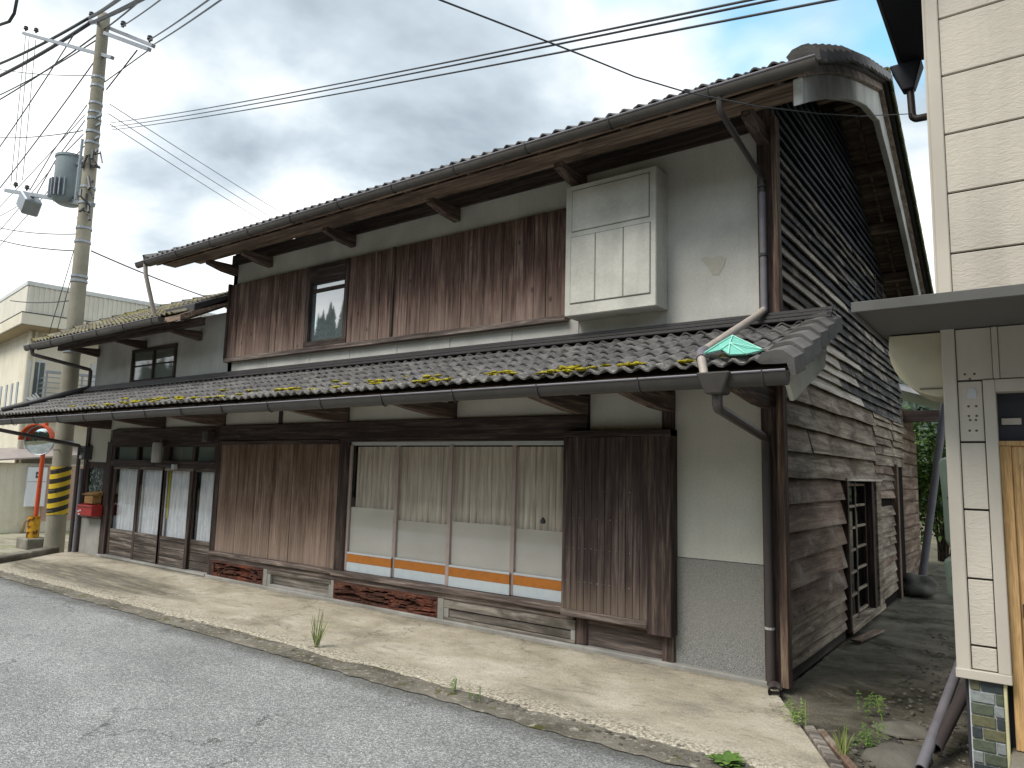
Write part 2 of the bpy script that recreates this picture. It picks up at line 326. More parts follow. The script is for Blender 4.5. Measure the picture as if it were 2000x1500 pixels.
# ------------------------------------------------------------------ mesh helpers
def worldmat(o):
    if o is None: return Matrix.Identity(4)
    return worldmat(o.parent) @ o.matrix_parent_inverse @ o.matrix_basis if o.parent else o.matrix_basis.copy()
def setp(o, parent):
    if parent is not None:
        o.parent = parent; o.matrix_parent_inverse = worldmat(parent).inverted()
def tag(o, label=None, cat=None, group=None, kind=None):
    if label: o['label'] = label
    if cat: o['category'] = cat
    if group: o['group'] = group
    if kind: o['kind'] = kind
    return o
def root(name, loc, label, cat, group=None):
    o = bpy.data.objects.new(name, None); COL.objects.link(o); o.location = loc; o.empty_display_size = .2
    return tag(o, label, cat, group)
class MB:
    def __init__(s): s.v = []; s.f = []
    def add(s, vs, fs):
        k = len(s.v); s.v += [tuple(q) for q in vs]; s.f += [tuple(i + k for i in f) for f in fs]; return s
    def hexa(s, p):   # 8 points: bottom 4 ccw, top 4 ccw
        return s.add(p, [(3, 2, 1, 0), (4, 5, 6, 7), (0, 1, 5, 4), (1, 2, 6, 5), (2, 3, 7, 6), (3, 0, 4, 7)])
    def box(s, x0, x1, y0, y1, z0, z1):
        return s.hexa([(x0, y0, z0), (x1, y0, z0), (x1, y1, z0), (x0, y1, z0), (x0, y0, z1), (x1, y0, z1), (x1, y1, z1), (x0, y1, z1)])
    def obox(s, c, ax, h):   # centre, 3 axes, half sizes
        c = Vector(c); a, b, d = [Vector(q) * k for q, k in zip(ax, h)]
        return s.hexa([c - a - b - d, c + a - b - d, c + a + b - d, c - a + b - d, c - a - b + d, c + a - b + d, c + a + b + d, c - a + b + d])
    def bar(s, p, q, w, h, up=(0, 0, 1)):
        p, q = Vector(p), Vector(q); d = (q - p); L = d.length; d.normalize(); sd = d.cross(Vector(up)).normalized(); u = sd.cross(d)
        return s.obox((p + q) / 2, (d, sd, u), (L / 2, w / 2, h / 2))
    def prism(s, poly, ax, a0, a1):   # poly of 2D points in the plane normal to axis ax
        n = len(poly)
        def mk(u, v, w): return {0: (w, u, v), 1: (u, w, v), 2: (u, v, w)}[ax]
        vs = [mk(u, v, a0) for u, v in poly] + [mk(u, v, a1) for u, v in poly]
        fs = [tuple(range(n - 1, -1, -1)), tuple(range(n, 2 * n))] + [(i, (i + 1) % n, n + (i + 1) % n, n + i) for i in range(n)]
        return s.add(vs, fs)
    def tube(s, pts, r, n=8, cap=True, r2=None):
        pts = [Vector(p) for p in pts]; rings = []
        t0 = (pts[1] - pts[0]).normalized(); ref = Vector((0, 0, 1)) if abs(t0.z) < .9 else Vector((1, 0, 0))
        for i, p in enumerate(pts):
            if i == 0: t = t0
            elif i == len(pts) - 1: t = (pts[-1] - pts[-2]).normalized()
            else: t = ((pts[i] - pts[i - 1]).normalized() + (pts[i + 1] - pts[i]).normalized()).normalized()
            a = t.cross(ref).normalized(); b = a.cross(t)
            rr = r if r2 is None else r + (r2 - r) * i / (len(pts) - 1)
            rings.append([p + (a * math.cos(2 * math.pi * k / n) + b * math.sin(2 * math.pi * k / n)) * rr for k in range(n)])
        vs = [q for g in rings for q in g]; fs = []
        for i in range(len(rings) - 1):
            for k in range(n): fs.append((i * n + k, i * n + (k + 1) % n, (i + 1) * n + (k + 1) % n, (i + 1) * n + k))
        if cap: fs += [tuple(range(n - 1, -1, -1)), tuple(len(vs) - n + k for k in range(n))]
        return s.add(vs, fs)
    def lathe(s, prof, c, n=20, axis=(0, 0, 1)):
        c = Vector(c); z = Vector(axis).normalized(); a = z.orthogonal().normalized(); b = z.cross(a); k0 = len(prof)
        vs = [c + z * h + (a * math.cos(2 * math.pi * k / n) + b * math.sin(2 * math.pi * k / n)) * r for k in range(n) for r, h in prof]
        fs = [(k * k0 + i, ((k + 1) % n) * k0 + i, ((k + 1) % n) * k0 + i + 1, k * k0 + i + 1) for k in range(n) for i in range(k0 - 1)]
        return s.add(vs, fs)
    def build(s, name, mat, parent=None, smooth=False, bevel=0, label=None, cat=None, group=None, kind=None):
        me = bpy.data.meshes.new(name); me.from_pydata(s.v, [], s.f); me.validate(); me.update()
        bm_fix(me)
        o = bpy.data.objects.new(name, me); COL.objects.link(o)
        if mat: me.materials.append(MAT[mat] if isinstance(mat, str) else mat)
        if smooth:
            for q in me.polygons: q.use_smooth = True
            if smooth == 'auto': me.set_sharp_from_angle(angle=math.radians(40))
        setp(o, parent)
        if bevel:
            b = o.modifiers.new('bevel', 'BEVEL'); b.width = bevel; b.segments = 1; b.limit_method = 'ANGLE'
        return tag(o, label, cat, group, kind)
import bmesh
def bm_fix(me):
    bm = bmesh.new(); bm.from_mesh(me); bmesh.ops.recalc_face_normals(bm, faces=bm.faces); bm.to_mesh(me); bm.free()
def box(name, mat, parent, x0, x1, y0, y1, z0, z1, bevel=.004, **k):
    return MB().box(x0, x1, y0, y1, z0, z1).build(name, mat, parent, bevel=bevel, **k)
def lump(c, r, seed, n=7, sq=(1, 1, 1), amp=.35):
    """an uneven rounded lump as (verts, faces)"""
    vs = []; fs = []
    for i in range(n + 1):
        th = math.pi * i / n
        for k in range(2 * n):
            ph = math.pi * k / n
            d = Vector((math.sin(th) * math.cos(ph), math.sin(th) * math.sin(ph), math.cos(th)))
            q = 1 + amp * noise.noise(d * 1.7 + Vector((seed * 3.1, seed * 1.7, 0)))
            vs.append((c[0] + d.x * r * sq[0] * q, c[1] + d.y * r * sq[1] * q, c[2] + d.z * r * sq[2] * q))
    for i in range(n):
        for k in range(2 * n): fs.append((i * 2 * n + k, (i + 1) * 2 * n + k, (i + 1) * 2 * n + (k + 1) % (2 * n), i * 2 * n + (k + 1) % (2 * n)))
    return vs, fs
def sheet(name, mat, x0, x1, y0, y1, z, nx=1, ny=1, fn=None, kind='structure', parent=None):
    vs = []; fs = []
    for j in range(ny + 1):
        for i in range(nx + 1):
            x = x0 + (x1 - x0) * i / nx; y = y0 + (y1 - y0) * j / ny; q = (x, y, z)
            if fn: q = fn(*q, i, j)
            vs.append(q)
    for j in range(ny):
        for i in range(nx): a = j * (nx + 1) + i; fs.append((a, a + 1, a + nx + 2, a + nx + 1))
    return MB().add(vs, fs).build(name, mat, parent, kind=kind)
# ------------------------------------------------------------------ ground, road, pavement
sheet('ground', 'earth', -700, 700, -700, 700, -.32)
sheet('road', 'asphalt', -60, 40, -8.2, -1.93, -.014, 1, 1)
def jag(x, k): return .05 * noise.noise(Vector((x * 1.3, k, 0))) + .035 * noise.noise(Vector((x * 6, k, 3))) + .015 * noise.noise(Vector((x * 22, k, 5)))
def fstrip(x, y, z, i, j):
    if j == 0: y += jag(x, 1)
    if x > -.3 and j == 0: y += min(.9, (x + .3)) * .12
    return (x, y, z + .004 * noise.noise(Vector((x * 5, y * 9, 0))))
sheet('gutter_strip', 'strip', -14, 4, -2.05, -1.55, -.006, 360, 8, fstrip)
def fapron(x, y, z, i, j):
    if j == 0: y += jag(x, 7) + (.03 if x > -6 else -.02)
    t = (y + 1.8) / 1.85
    lim = .02 + max(0, (-.2 - y)) * .52
    x = min(x, lim) if x > 0 else x
    return (x, y, z + .004 + (0 if j == 0 else .006 * noise.noise(Vector((x * 1.1, y * 1.6, 1)))) - (.01 if j == 0 else 0))
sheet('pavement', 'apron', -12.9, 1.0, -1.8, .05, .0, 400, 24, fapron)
def falley(x, y, z, i, j):
    return (x, y, z + .03 * noise.noise(Vector((x * 2.2, y * 1.5, 4))) + .012 * noise.noise(Vector((x * 9, y * 8, 2))))
sheet('alley', 'alley', 0.0, 1.9, -1.75, 14, -.03, 40, 220, falley)
sheet('side_street', 'asphalt', -60, -13.3, -1.93, 40, -.21)
sheet('side_pavement', 'paving', -21.5, -15.2, -.6, 12, -.2)
sheet('house_plot', 'paving', -15.2, -12.8, -.9, 8, -.19)
# kerb at the street corner
kerb = root('kerb', (-12.6, -1.2, 0), 'worn grey kerb stones at the street corner before the striped pole', 'kerb')
for k in range(3):
    p0 = Vector((-11.35, -2.3, 0)).lerp(Vector((-13.0, -.25, 0)), k / 3); p1 = Vector((-11.35, -2.3, 0)).lerp(Vector((-13.0, -.25, 0)), (k + 1) / 3 - .008)
    d = (p1 - p0).normalized(); sdv = Vector((d.y, -d.x, 0)) * -1
    MB().obox((p0 + p1) / 2 + sdv * .13 + Vector((0, 0, -.08)), (d, sdv, (0, 0, 1)), ((p1 - p0).length / 2, .13, .18)).build('kerb_stone', 'kerb', kerb, bevel=.02)
# ------------------------------------------------------------------ THE OLD HOUSE
H = root('wooden_house', (-6, 0, 0), 'old two-storey wooden merchant house with plaster walls and grey tiled roofs', 'house')
def part(name, mat, x0, x1, y0, y1, z0, z1, bevel=.004, parent=None, **k): return box(name, mat, parent or H, x0, x1, y0, y1, z0, z1, bevel, **k)
# unseen solid core, added to make the house light-tight and keep the rooms dark
core = MB().box(-12.7, -.12, .42, 7.0, .02, 3.9); core.box(-8.25, -.12, .42, 5.6, 3.9, 5.0); core.build('hidden_core', 'dark', H)
# side gable end of the core under the main roof
def roofz(y):   # top of tiles on the main roof
    P_ = [(-.9, 4.885), (-.3, 5.2), (.3, 5.5), (1.3, 5.93), (2.8, 6.50), (3.05, 6.36), (4.5, 5.6), (6.1, 4.7), (7.2, 4.12)]
    for (a, b), (c_, d_) in zip(P_, P_[1:]):
        if a <= y <= c_: return b + (d_ - b) * (y - a) / (c_ - a)
    return P_[0][1] if y < P_[0][0] else P_[-1][1]
gp = [(.0, 3.0), (6.9, 3.0), (6.9, roofz(6.9) - .25)] + [(y, roofz(y) - .25) for y in (6.1, 4.5, 2.9, 1.3, .3, 0)]
MB().prism(gp, 0, -.1, -.005).build('gable_backing', 'dark', H)
MB().prism([(0, 3.0), (6.9, 3.0), (6.9, roofz(6.9) - .25)] + [(y, roofz(y) - .25) for y in (6.1, 4.5, 2.9, 1.3, .3, 0)], 0, -8.36, -8.25).build('gable_wall', 'plaster', H)
MB().box(-.1, -.005, 0.02, 2.33, .0, 3.0).box(-.1, -.005, 4.4, 6.9, 0, 3.0).box(-.1, -.005, 2.33, 4.4, 1.72, 3.0).build('side_backing', 'dark', H)
# posts
for x0, x1, z0, z1, y0 in ((-.115, .03, 0, 2.95, -.06), (-1.035, -.92, .02, 2.62, -.05), (-1.95, -1.83, .05, .42, -.03), (-5.56, -5.38, .4, 2.06, -.05),
                           (-8.43, -8.29, .04, 2.06, -.045), (-12.0, -11.8, .0, 2.06, -.04), (-12.9, -12.79, 0, 2.6, -.04)):
    part('post', 'post', x0, x1, y0, .09, z0, z1, .006)
part('post', 'post', -.115, .03, -.05, .09, 2.95, 5.0, .006)
part('corner_board', 'rustwood', .02, .08, -.085, .035, .02, 2.9, .003); part('corner_board', 'rustwood', .02, .066, -.075, .035, 3.02, 4.9, .003)
# beams
part('beam', 'beam', -11.8, -8.36, -.06, .08, 2.0, 2.28, .008); part('beam', 'beam', -8.36, -1.84, -.055, .08, 2.055, 2.29, .008)
part('lintel', 'beam', -11.8, -8.43, -.05, .07, 1.62, 1.74, .005); part('lintel', 'beam', -5.38, -2.0, -.05, .07, 2.03, 2.052, .003)
part('head_rail', 'beam', -8.29, -5.56, -.075, -.02, 2.0, 2.053, .003)
# plaster strip under the lower eave, one panel per bay
for x0, x1, z0 in ((-12.79, -12.0, 1.68), (-12.0, -10.16, 2.28), (-10.09, -8.43, 2.28), (-8.29, -6.94, 2.29), (-6.87, -5.56, 2.29), (-5.45, -3.72, 2.29), (-3.6, -1.95, 2.29), (-1.83, -1.035, 2.0), (-.92, -.115, .97)):
    part('plaster_panel', 'plaster2', x0, x1, 0, .07, z0, 2.98, 0)
for x0, x1 in ((-10.16, -10.09), (-6.94, -6.87)): part('stud', 'post', x0, x1, -.02, .07, 2.28, 2.8, .003)
for x0, x1 in ((-5.56, -5.45), (-3.72, -3.6), (-1.95, -1.83), (-8.43, -8.29)): part('stud', 'post', x0, x1, -.04, .07, 2.29, 2.8, .003)
part('stucco_panel', 'stucco', -.92, -.115, -.012, .07, .04, .965, .004)
part('concrete_base', 'ccbase', -12.79, -11.99, -.03, .07, -.02, .66, .01)
part('window_sill', 'sill', -12.79, -12.0, -.06, .02, .66, .71, .003)
part('plinth', 'ccbase', -12.0, .0, -.075, .08, -.03, .045, .012)
# little side window left of the doors (frosted dark glass)
w = part('window', 'post', -12.79, -12.0, -.02, .05, 1.58, 1.68, .003)
for a, b in ((-12.79, -12.70), (-12.1, -12.0)): part('frame', 'post', a, b, -.02, .05, .71, 1.58, .003, parent=w)
M = MT('patterned_glass', .25, .5); p = M.pos(); v = M.voro(p, 28.); vc = M.n('ShaderNodeSeparateColor'); M.l(v.outputs['Color'], vc.inputs[0])
M.color(M.ramp(vc.outputs[0], [(.2, '16241f'), (.6, '33463e'), (.95, '8fa096')])); M.bump(v.outputs['Distance'], .02); MAT['patterned'] = M.m
part('pane', 'patterned', -12.7, -12.1, .01, .025, .71, 1.58, 0, parent=w)
# transom windows over the doors
tw = part('transom_window', 'beam', -11.8, -8.43, -.03, .05, 1.965, 2.0, .003)
for x0, x1 in ((-11.8, -11.7), (-10.92, -10.86), (-10.02, -9.86), (-9.12, -9.06), (-8.5, -8.43)): part('mullion', 'post', x0, x1, -.03, .05, 1.74, 1.965, .003, parent=tw)
for x0, x1 in ((-11.7, -10.92), (-10.86, -10.02), (-9.86, -9.12), (-9.06, -8.5)):
    part('pane', 'glassdark', x0, x1, .0, .006, 1.74, 1.965, 0, parent=tw)
    part('paper_backing', 'film', x0, x1, .05, .055, 1.74, 1.965, 0, parent=tw)
def curtain(parent, mat, x0, x1, y, z0, z1, waves, amp, seed):
    n = waves * 8; vs = []; fs = []; r = random.Random(seed); ph = [r.uniform(0, 6.28) for _ in range(4)]
    for j in range(7):
        z = z0 + (z1 - z0) * j / 6; k = 1 - .35 * j / 6
        for i in range(n + 1):
            t = i / n; a = t * waves * 2 * math.pi + .8 * math.sin(t * 5 + ph[0]) + .1 * j * math.sin(t * 9 + ph[1])
            vs.append((x0 + (x1 - x0) * t + .012 * math.cos(a), y + amp * k * (math.sin(a) + .35 * math.sin(2.3 * a + ph[2])), z + .012 * math.sin(t * 7 + ph[3]) * (1 - j / 6)))
    for j in range(6):
        for i in range(n): a = j * (n + 1) + i; fs.append((a, a + 1, a + n + 2, a + n + 1))
    return MB().add(vs, fs).build('curtain', mat, parent, smooth=True)
# four sliding entrance doors
dx_ = [-11.8, -10.8, -9.95, -9.1, -8.43]
for k in range(4):
    x0, x1 = dx_[k] - (.03 if k else 0), dx_[k + 1] + (.03 if k < 3 else 0); y = -.03 if k in (1, 2) else .012
    d = part('sliding_door', 'doorwood', x0, x1, y, y + .03, 1.57, 1.62, .003)
    for a, b in ((x0, x0 + .08), (x1 - .08, x1)): part('stile', 'post', a, b, y, y + .032, .05, 1.57, .003, parent=d)
    part('rail', 'doorwood', x0 + .08, x1 - .08, y, y + .03, .45, .51, .003, parent=d)
    for q in range(3): part('plank', 'doorwood', x0 + .08, x1 - .08, y + .006, y + .024, .06 + q * .13, .06 + q * .13 + .122, .004, parent=d)
    part('pane', 'glass', x0 + .08, x1 - .08, y + .014, y + .019, .51, 1.57, 0, parent=d)
    curtain(d, 'lace', x0 + .07, x1 - .04 - (.0 if k != 0 else 0), y + .1, .47, 1.58, 7, .018, k)
    if k == 2: curtain(d, 'yellowcloth', x0 + .03, x0 + .13, y + .07, .8, 1.58, 1, .008, 9)
part('door_sill', 'ccbase', -11.8, -8.43, -.09, .09, .02, .05, .004)
# brown shutter-board wall
sh = part('shutter_wall', 'sill', -8.36, -5.56, -.1, .06, .345, .405, .006)
x = -8.29; k = 0
while x < -5.57:
    w_ = rnd.uniform(.19, .30); x1 = min(x + w_, -5.56)
    if -5.56 - x1 < .1: x1 = -5.56
    dy_ = rnd.uniform(-.005, .005)
    part('board', 'brown', x + .002, x1 - .002, -.035 + dy_, .0, .405, 2.0, .004, parent=sh); x = x1
# window sill beam and plinth panels
part('sill_beam', 'sill', -5.56, -1.97, -.1, .06, .335, .4, .008)
part('sill_rail', 'sill', -8.36, -1.97, -.055, .05, .27, .335, .004)
for x0, x1, kd in ((-8.3, -7.02, 'red'), (-6.93, -5.58, 'grey'), (-5.53, -3.75, 'red'), (-3.66, -1.95, 'grey2')):
    if kd == 'red':
        nx, nz = int((x1 - x0) * 95), 30; vs = []; fs = []
        for j in range(nz + 1):
            for i in range(nx + 1):
                u = x0 + (x1 - x0) * i / nx; zv = .045 + .225 * j / nz
                e = min(i / nx * (x1 - x0), (1 - i / nx) * (x1 - x0), .225 * j / nz, .225 * (1 - j / nz))
                q = Vector((u * 5.5 + 2 * noise.noise(Vector((u * 3, zv * 9, 1))), zv * 34, x0))
                hgt = noise.noise(q) + .4 * noise.noise(q * 2.1)
                dep = 0.
                if e > .018:
                    dep = -.008 * hgt + (.06 if hgt < -.12 else 0) * min(1, max(0, (e - .03) / .02)) - (.012 if .12 < hgt < .3 else 0)
                vs.append((u, -.05 + dep, zv))
        for j in range(nz):
            for i in range(nx): a = j * (nx + 1) + i; fs.append((a, a + 1, a + nx + 2, a + nx + 1))
        MB().add(vs, fs).build('carved_panel', 'red', H, label='red-brown carved openwork panel')
    else:
        part('plinth_panel', 'greyboard', x0, x1, .0, .03, .045, .27, 0)
        part('frame', 'ccbase' if kd == 'grey' else 'greyboard', x0, x1, -.045, .0, .045, .075, .003)
        part('frame', 'greyboard', x0, x1, -.045, .0, .205 if kd == 'grey' else .17, .27, .004)
        for a, b in ((x0, x0 + .07), (x1 - .05, x1)): part('frame', 'ccbase', a, b, -.044, .0, .075, .205 if kd == 'grey' else .17, .003)
        if kd == 'grey2': part('plank', 'greyboard', x0 + .07, x1 - .05, -.03, .0, .08, .16, .004)
for x0 in (-7.02, -5.58, -3.75): part('stud', 'ccbase', x0, x0 + (.09 if x0 != -5.58 else .05), -.05, .05, .045, .27, .003)
part('plinth_panel', 'sill', -1.83, -1.035, .0, .03, .05, .4, 0)
# four-sash shop window
win = part('shop_window', 'framewhite', -5.38, -2.02, -.005, .05, 1.985, 2.03, .003)
xs = [-5.37, -4.55, -3.66, -2.78, -2.02]
for k in range(4):
    x0, x1 = xs[k], xs[k + 1]; y = (-.02, .01, -.02, .01)[k]
    s_ = part('sash', 'palestrip', x0 + .03, x1 - .0, y, y + .022, .405, .515, .002, parent=win)
    part('strip', 'orange', x0 + .03, x1 - .0, y - .001, y + .021, .517, .615, .002, parent=win)
    part('rail', 'framewhite', x0 + .03, x1, y - .002, y + .022, .617, .64, .002, parent=win)
    part('stile', 'frame', x0 - .02, x0 + .03, y - .004, y + .026, .405, 1.985, .003, parent=win)
    part('pane', 'glass', x0 + .03, x1 - .01, y + .008, y + .012, .64, 1.985, 0, parent=win)
    if k == 3: part('stile', 'frame', x1 - .012, x1 + .02, y - .004, y + .026, .405, 1.985, .003, parent=win)
    zf = (1.2, 1.08, 1.12, 1.1)[k]
    fl = part('frosted_film', 'film', x0 + .03, x1 - .01, y + .03, y + .033, .64, zf, 0, parent=win)
    curtain(win, 'curtain', x0 + .0 + (.03 if k == 0 else 0), x1 + .04, .085, .6, 1.97, 9 + k % 2, .022, 20 + k)
MB().lathe([(.0, -.03), (.025, -.025), (.03, 0), (.02, .02), (.006, .035), (0, .04)], (-2.38, -.0, 1.2), 10).build('window_latch', 'metaldark', win)
# shutter storage box at the right of the window
sb = part('shutter_box', 'post', -1.13, -.9, -.155, .0, .28, 2.12, .005, label='dark brown shutter storage box')
part('side_board', 'boxwood', -2.05, -2.02, -.15, .0, .33, 2.1, .003, parent=sb)
n = 12
for k in range(n):
    x0 = -2.02 + k * (.89 / n); part('board', 'boxwood', x0 + .0015, x0 + .89 / n - .0015, -.15 + rnd.uniform(-.002, .002), -.12, .39, 2.06 + rnd.uniform(-.008, 0), .003, parent=sb)
part('bottom_rail', 'sill', -2.05, -1.13, -.165, -.02, .325, .39, .006, parent=sb)
part('top_rail', 'beam', -2.05, -.9, -.16, .0, 2.06, 2.12, .005, parent=sb)
nb = MB()
for z in (.66, .98, 1.27, 1.53):
    for k in range(13):
        if rnd.random() < (.12 if z < 1.4 else .6): continue
        nb.lathe([(0, -.004), (.005, -.002), (.005, .002)], (-1.99 + k * .068 + rnd.uniform(-.006, .006), -.152, z + rnd.uniform(-.006, .006) - .006 * 0), 6, (0, -1, 0))
nb.build('nail_heads', 'nail', sb, kind='stuff')
# ---- upper floor
up = part('board_wall', 'sill', -8.36, -2.1, -.085, .0, 3.27, 3.335, .006)
x = -8.33
while x < -2.13:
    w_ = rnd.uniform(.14, .27); x1 = x + w_
    if x < -6.42 < x1 + .08: x1 = -6.42
    if x < -4.7 < x1 + .06: x1 = -4.68
    if x1 > -2.2: x1 = -2.1
    part('board', 'board2f', x + .002, x1 - .002, -.06 + rnd.uniform(-.006, .006), -.01, 3.335, 4.5, .004, parent=up)
    x = x1
    if abs(x + 6.42) < .01: x = -5.53
    if abs(x + 4.68) < .01: part('batten', 'post', -4.7, -4.66, -.085, -.01, 3.335, 4.5, .004, parent=up)
part('batten', 'post', -8.375, -8.33, -.08, -.0, 3.3, 4.52, .004, parent=up)
uw = part('window', 'beam', -6.42, -5.53, -.075, .02, 3.335, 3.42, .004)
for a, b in ((-6.42, -6.34), (-5.61, -5.53)): part('frame', 'post', a, b, -.075, .02, 3.42, 4.5, .004, parent=uw)
part('frame', 'beam', -6.34, -5.61, -.07, .02, 4.25, 4.5, .004, parent=uw)
part('rail', 'beam', -6.34, -5.61, -.03, .0, 4.12, 4.17, .003, parent=uw)
M = MT('mirrorlike_pane', .02, 1.0); M.color('6f7a7c'); M.b.inputs['Specular IOR Level'].default_value = 1.; M.b.inputs['IOR'].default_value = 2.6; MAT['mirrorpane'] = M.m
part('pane', 'mirrorpane', -6.34, -5.61, -.012, -.006, 3.42, 4.12, 0, parent=uw); part('pane', 'mirrorpane', -6.34, -5.61, -.01, -.004, 4.17, 4.25, 0, parent=uw)
# plaster of the upper wall (separate sheets below the boards, seams between)
seams = [-8.36, -7.35, -6.34, -5.52, -4.63, -3.75, -2.84, -1.98, -1.02]
for a, b in zip(seams, seams[1:]): part('plaster_panel', 'plaster', a + .003, b - .003, 0, .07, 2.95, 3.29, .003)
part('plaster_wall', 'plaster', -1.02, -.115, .0, .07, 2.95, 5.02, 0)
part('plaster_wall', 'plaster', -8.36, -1.02, .0, .07, 4.4, 5.02, 0); part('plaster_wall', 'plaster', -8.36, -1.02, .02, .07, 3.29, 4.4, 0)
MB().add([(-.66, -.003, 3.72), (-.6, -.003, 3.64), (-.55, -.003, 3.55), (-.49, -.003, 3.54), (-.44, -.003, 3.62), (-.42, -.003, 3.69), (-.47, -.003, 3.72), (-.56, -.003, 3.71), (-.61, -.003, 3.735)], [tuple(range(9))]).build('plaster_patch', plaster('bare_plaster', 'b7b3a8', '9d998e', .5), H)
# projecting plastered shutter cupboard
bx = MB().box(-1.99, -.99, -.27, .0, 3.26, 4.62).build('plastered_cupboard', 'plasterbox', H, bevel=.008, label='pale plastered cupboard projecting from the upper wall')
part('panel', 'plasterbox', -1.91, -1.06, -.282, -.268, 4.13, 4.56, .012, parent=bx)
for a, b in ((-1.92, -1.64), (-1.632, -1.332), (-1.324, -1.05)): part('panel', 'plasterbox', a, b, -.282, -.268, 3.385, 4.07, .006, parent=bx)
# groove lines are the gaps between slightly proud panels; a thin dark joint lies behind
MAT['joint'] = plain('panel_joint', '6a6862', .9)
part('joint', 'joint', -1.925, -1.045, -.274, -.269, 3.38, 4.075, 0, parent=bx); part('joint', 'joint', -1.915, -1.055, -.274, -.269, 4.125, 4.565, 0, parent=bx)
# ---- left wing upper wall
part('wing_wall', 'plaster', -12.86, -8.2, .006, .08, 2.9, 4.1, 0)
part('wing_side_wall', 'plaster', -12.86, -12.7, .08, 6.5, 0, 4.3, 0)
sw = part('window', 'beam', -11.42, -9.9, -.03, .05, 3.66, 3.72, .004)
part('frame', 'beam', -11.42, -9.9, -.03, .05, 3.11, 3.16, .004, parent=sw)
for a, b in ((-11.42, -11.36), (-9.95, -9.9), (-10.66, -10.62)): part('frame', 'post', a, b, -.028, .05, 3.16, 3.66, .003, parent=sw)
part('frame', 'beam', -11.36, -9.95, -.01, .02, 3.4, 3.425, .002, parent=sw)
part('pane', 'glassdark', -11.36, -10.66, -.0, .005, 3.16, 3.66, 0, parent=sw); part('pane', 'glassdark', -10.62, -9.95, .0, .005, 3.16, 3.66, 0, parent=sw)
part('backing', 'dark', -11.36, -9.95, .03, .035, 3.16, 3.66, 0, parent=sw)
# ------------------------------------------------------------------ roofs
TW, TL, TE = .286, .33, .268
def tilemesh():
    n = 16; vs = []; fs = []
    def zf(u): return .036 * (.5 + .5 * math.cos(4 * math.pi * (u - .2))) ** 1.3 - .012
    for yy, lift in ((0, .03), (TL, .0)):
        for t in (0, -.015):
            for i in range(n + 1): u = i / n; vs.append((u * TW * 1.01, yy, zf(u) + lift + t))
    m1 = n + 1
    for i in range(n):
        fs.append((i, i + 1, 2 * m1 + i + 1, 2 * m1 + i)); fs.append((m1 + i + 1, m1 + i, 3 * m1 + i, 3 * m1 + i + 1)); fs.append((m1 + i, m1 + i + 1, i + 1, i))
    fs += [(0, 2 * m1, 3 * m1, m1), (n, m1 + n, 3 * m1 + n, 2 * m1 + n)]
    me = bpy.data.meshes.new('tile'); me.from_pydata(vs, [], fs); bm_fix(me)
    for q in me.polygons: q.use_smooth = True
    me.set_sharp_from_angle(angle=math.radians(50)); return me, vs, fs
TME, TVS, TFS = tilemesh(); TME.materials.append(MAT['tile'])
def rowpos(prof, n0=0):   # points stepping TE along a (y,z) profile
    out = []; d = 0; acc = 0; i = 0; (y, z) = prof[0]
    L = [math.dist(a, b) for a, b in zip(prof, prof[1:])]; tot = sum(L); k = 0
    while k * TE < tot - .05:
        s_ = k * TE; i = 0
        while s_ > L[i]: s_ -= L[i]; i += 1
        a, b = prof[i], prof[i + 1]; t = s_ / L[i]; ang = math.atan2(b[1] - a[1], b[0] - a[0])
        out.append((a[0] + (b[0] - a[0]) * t, a[1] + (b[1] - a[1]) * t, ang)); k += 1
    return out
def tmat(x, y, z, ang, flip=False):
    R_ = Matrix.Rotation(ang, 4, 'X')
    if flip: R_ = Matrix.Rotation(math.pi, 4, 'Z') @ R_
    return Matrix.Translation((x, y, z)) @ R_ @ Matrix.Rotation(rnd.gauss(0, .005), 4, 'Z') @ Matrix.Rotation(rnd.gauss(0, .006), 4, 'Y')
def tiles(x0, x1, rows, parent, as_objects, mat='tile', name='tile', skip=None):
    mb = MB(); ncol = round((x1 - x0) / TW)
    for r, (y, z, ang) in enumerate(rows):
        for c_ in range(ncol):
            mm = tmat(x0 + c_ * TW, y, z + rnd.gauss(0, .002), ang)
            if as_objects(r, c_, ncol):
                o = bpy.data.objects.new(name, TME); COL.objects.link(o); o.matrix_basis = mm; setp(o, parent)
            else: mb.add([mm @ Vector(q) for q in TVS], TFS)
    if mb.v: mb.build('tile_field', mat, parent, smooth='auto', kind='stuff')
# lower (pent) roof
lowprof = [(-1.38, 2.465), (0.0, 3.01)]
LR = MB().add([(-13.35, -1.28, 2.45), (.44, -1.28, 2.45), (.44, 0, 2.965), (-13.35, 0, 2.965), (-13.35, -1.28, 2.425), (.44, -1.28, 2.425), (.44, 0, 2.94), (-13.35, 0, 2.94)],
              [(0, 1, 2, 3), (7, 6, 5, 4), (0, 4, 5, 1), (1, 5, 6, 2), (3, 2, 6, 7), (0, 3, 7, 4)]).build('lower_roof', 'soffit', H)
tiles(-13.4, .30, rowpos(lowprof), LR, lambda r, c_, n: True)
def vergetile(x, y, z, ang, side=1, parent=None, mat='verge', w=.22, drop=.12):
    pr = [(-.02, .01), (.03, .05), (.10, .062), (w - .07, .06), (w, .0), (w, -drop), (w - .03, -drop), (w - .05, -.035), (.1, -.035), (.0, -.03)]
    vs = []; n = len(pr)
    for yy, lf in ((0, .034), (TE - .008, 0.006)):
        for u, v_ in pr: vs.append((u * side, yy, v_ + lf))
    fs = [(i, (i + 1) % n, n + (i + 1) % n, n + i) for i in range(n)] + [tuple(range(n)), tuple(range(2 * n - 1, n - 1, -1))]
    mm = Matrix.Translation((x, y, z)) @ Matrix.Rotation(ang, 4, 'X')
    return MB().add([mm @ Vector(q) for q in vs], fs).build('verge_tile', mat, parent)
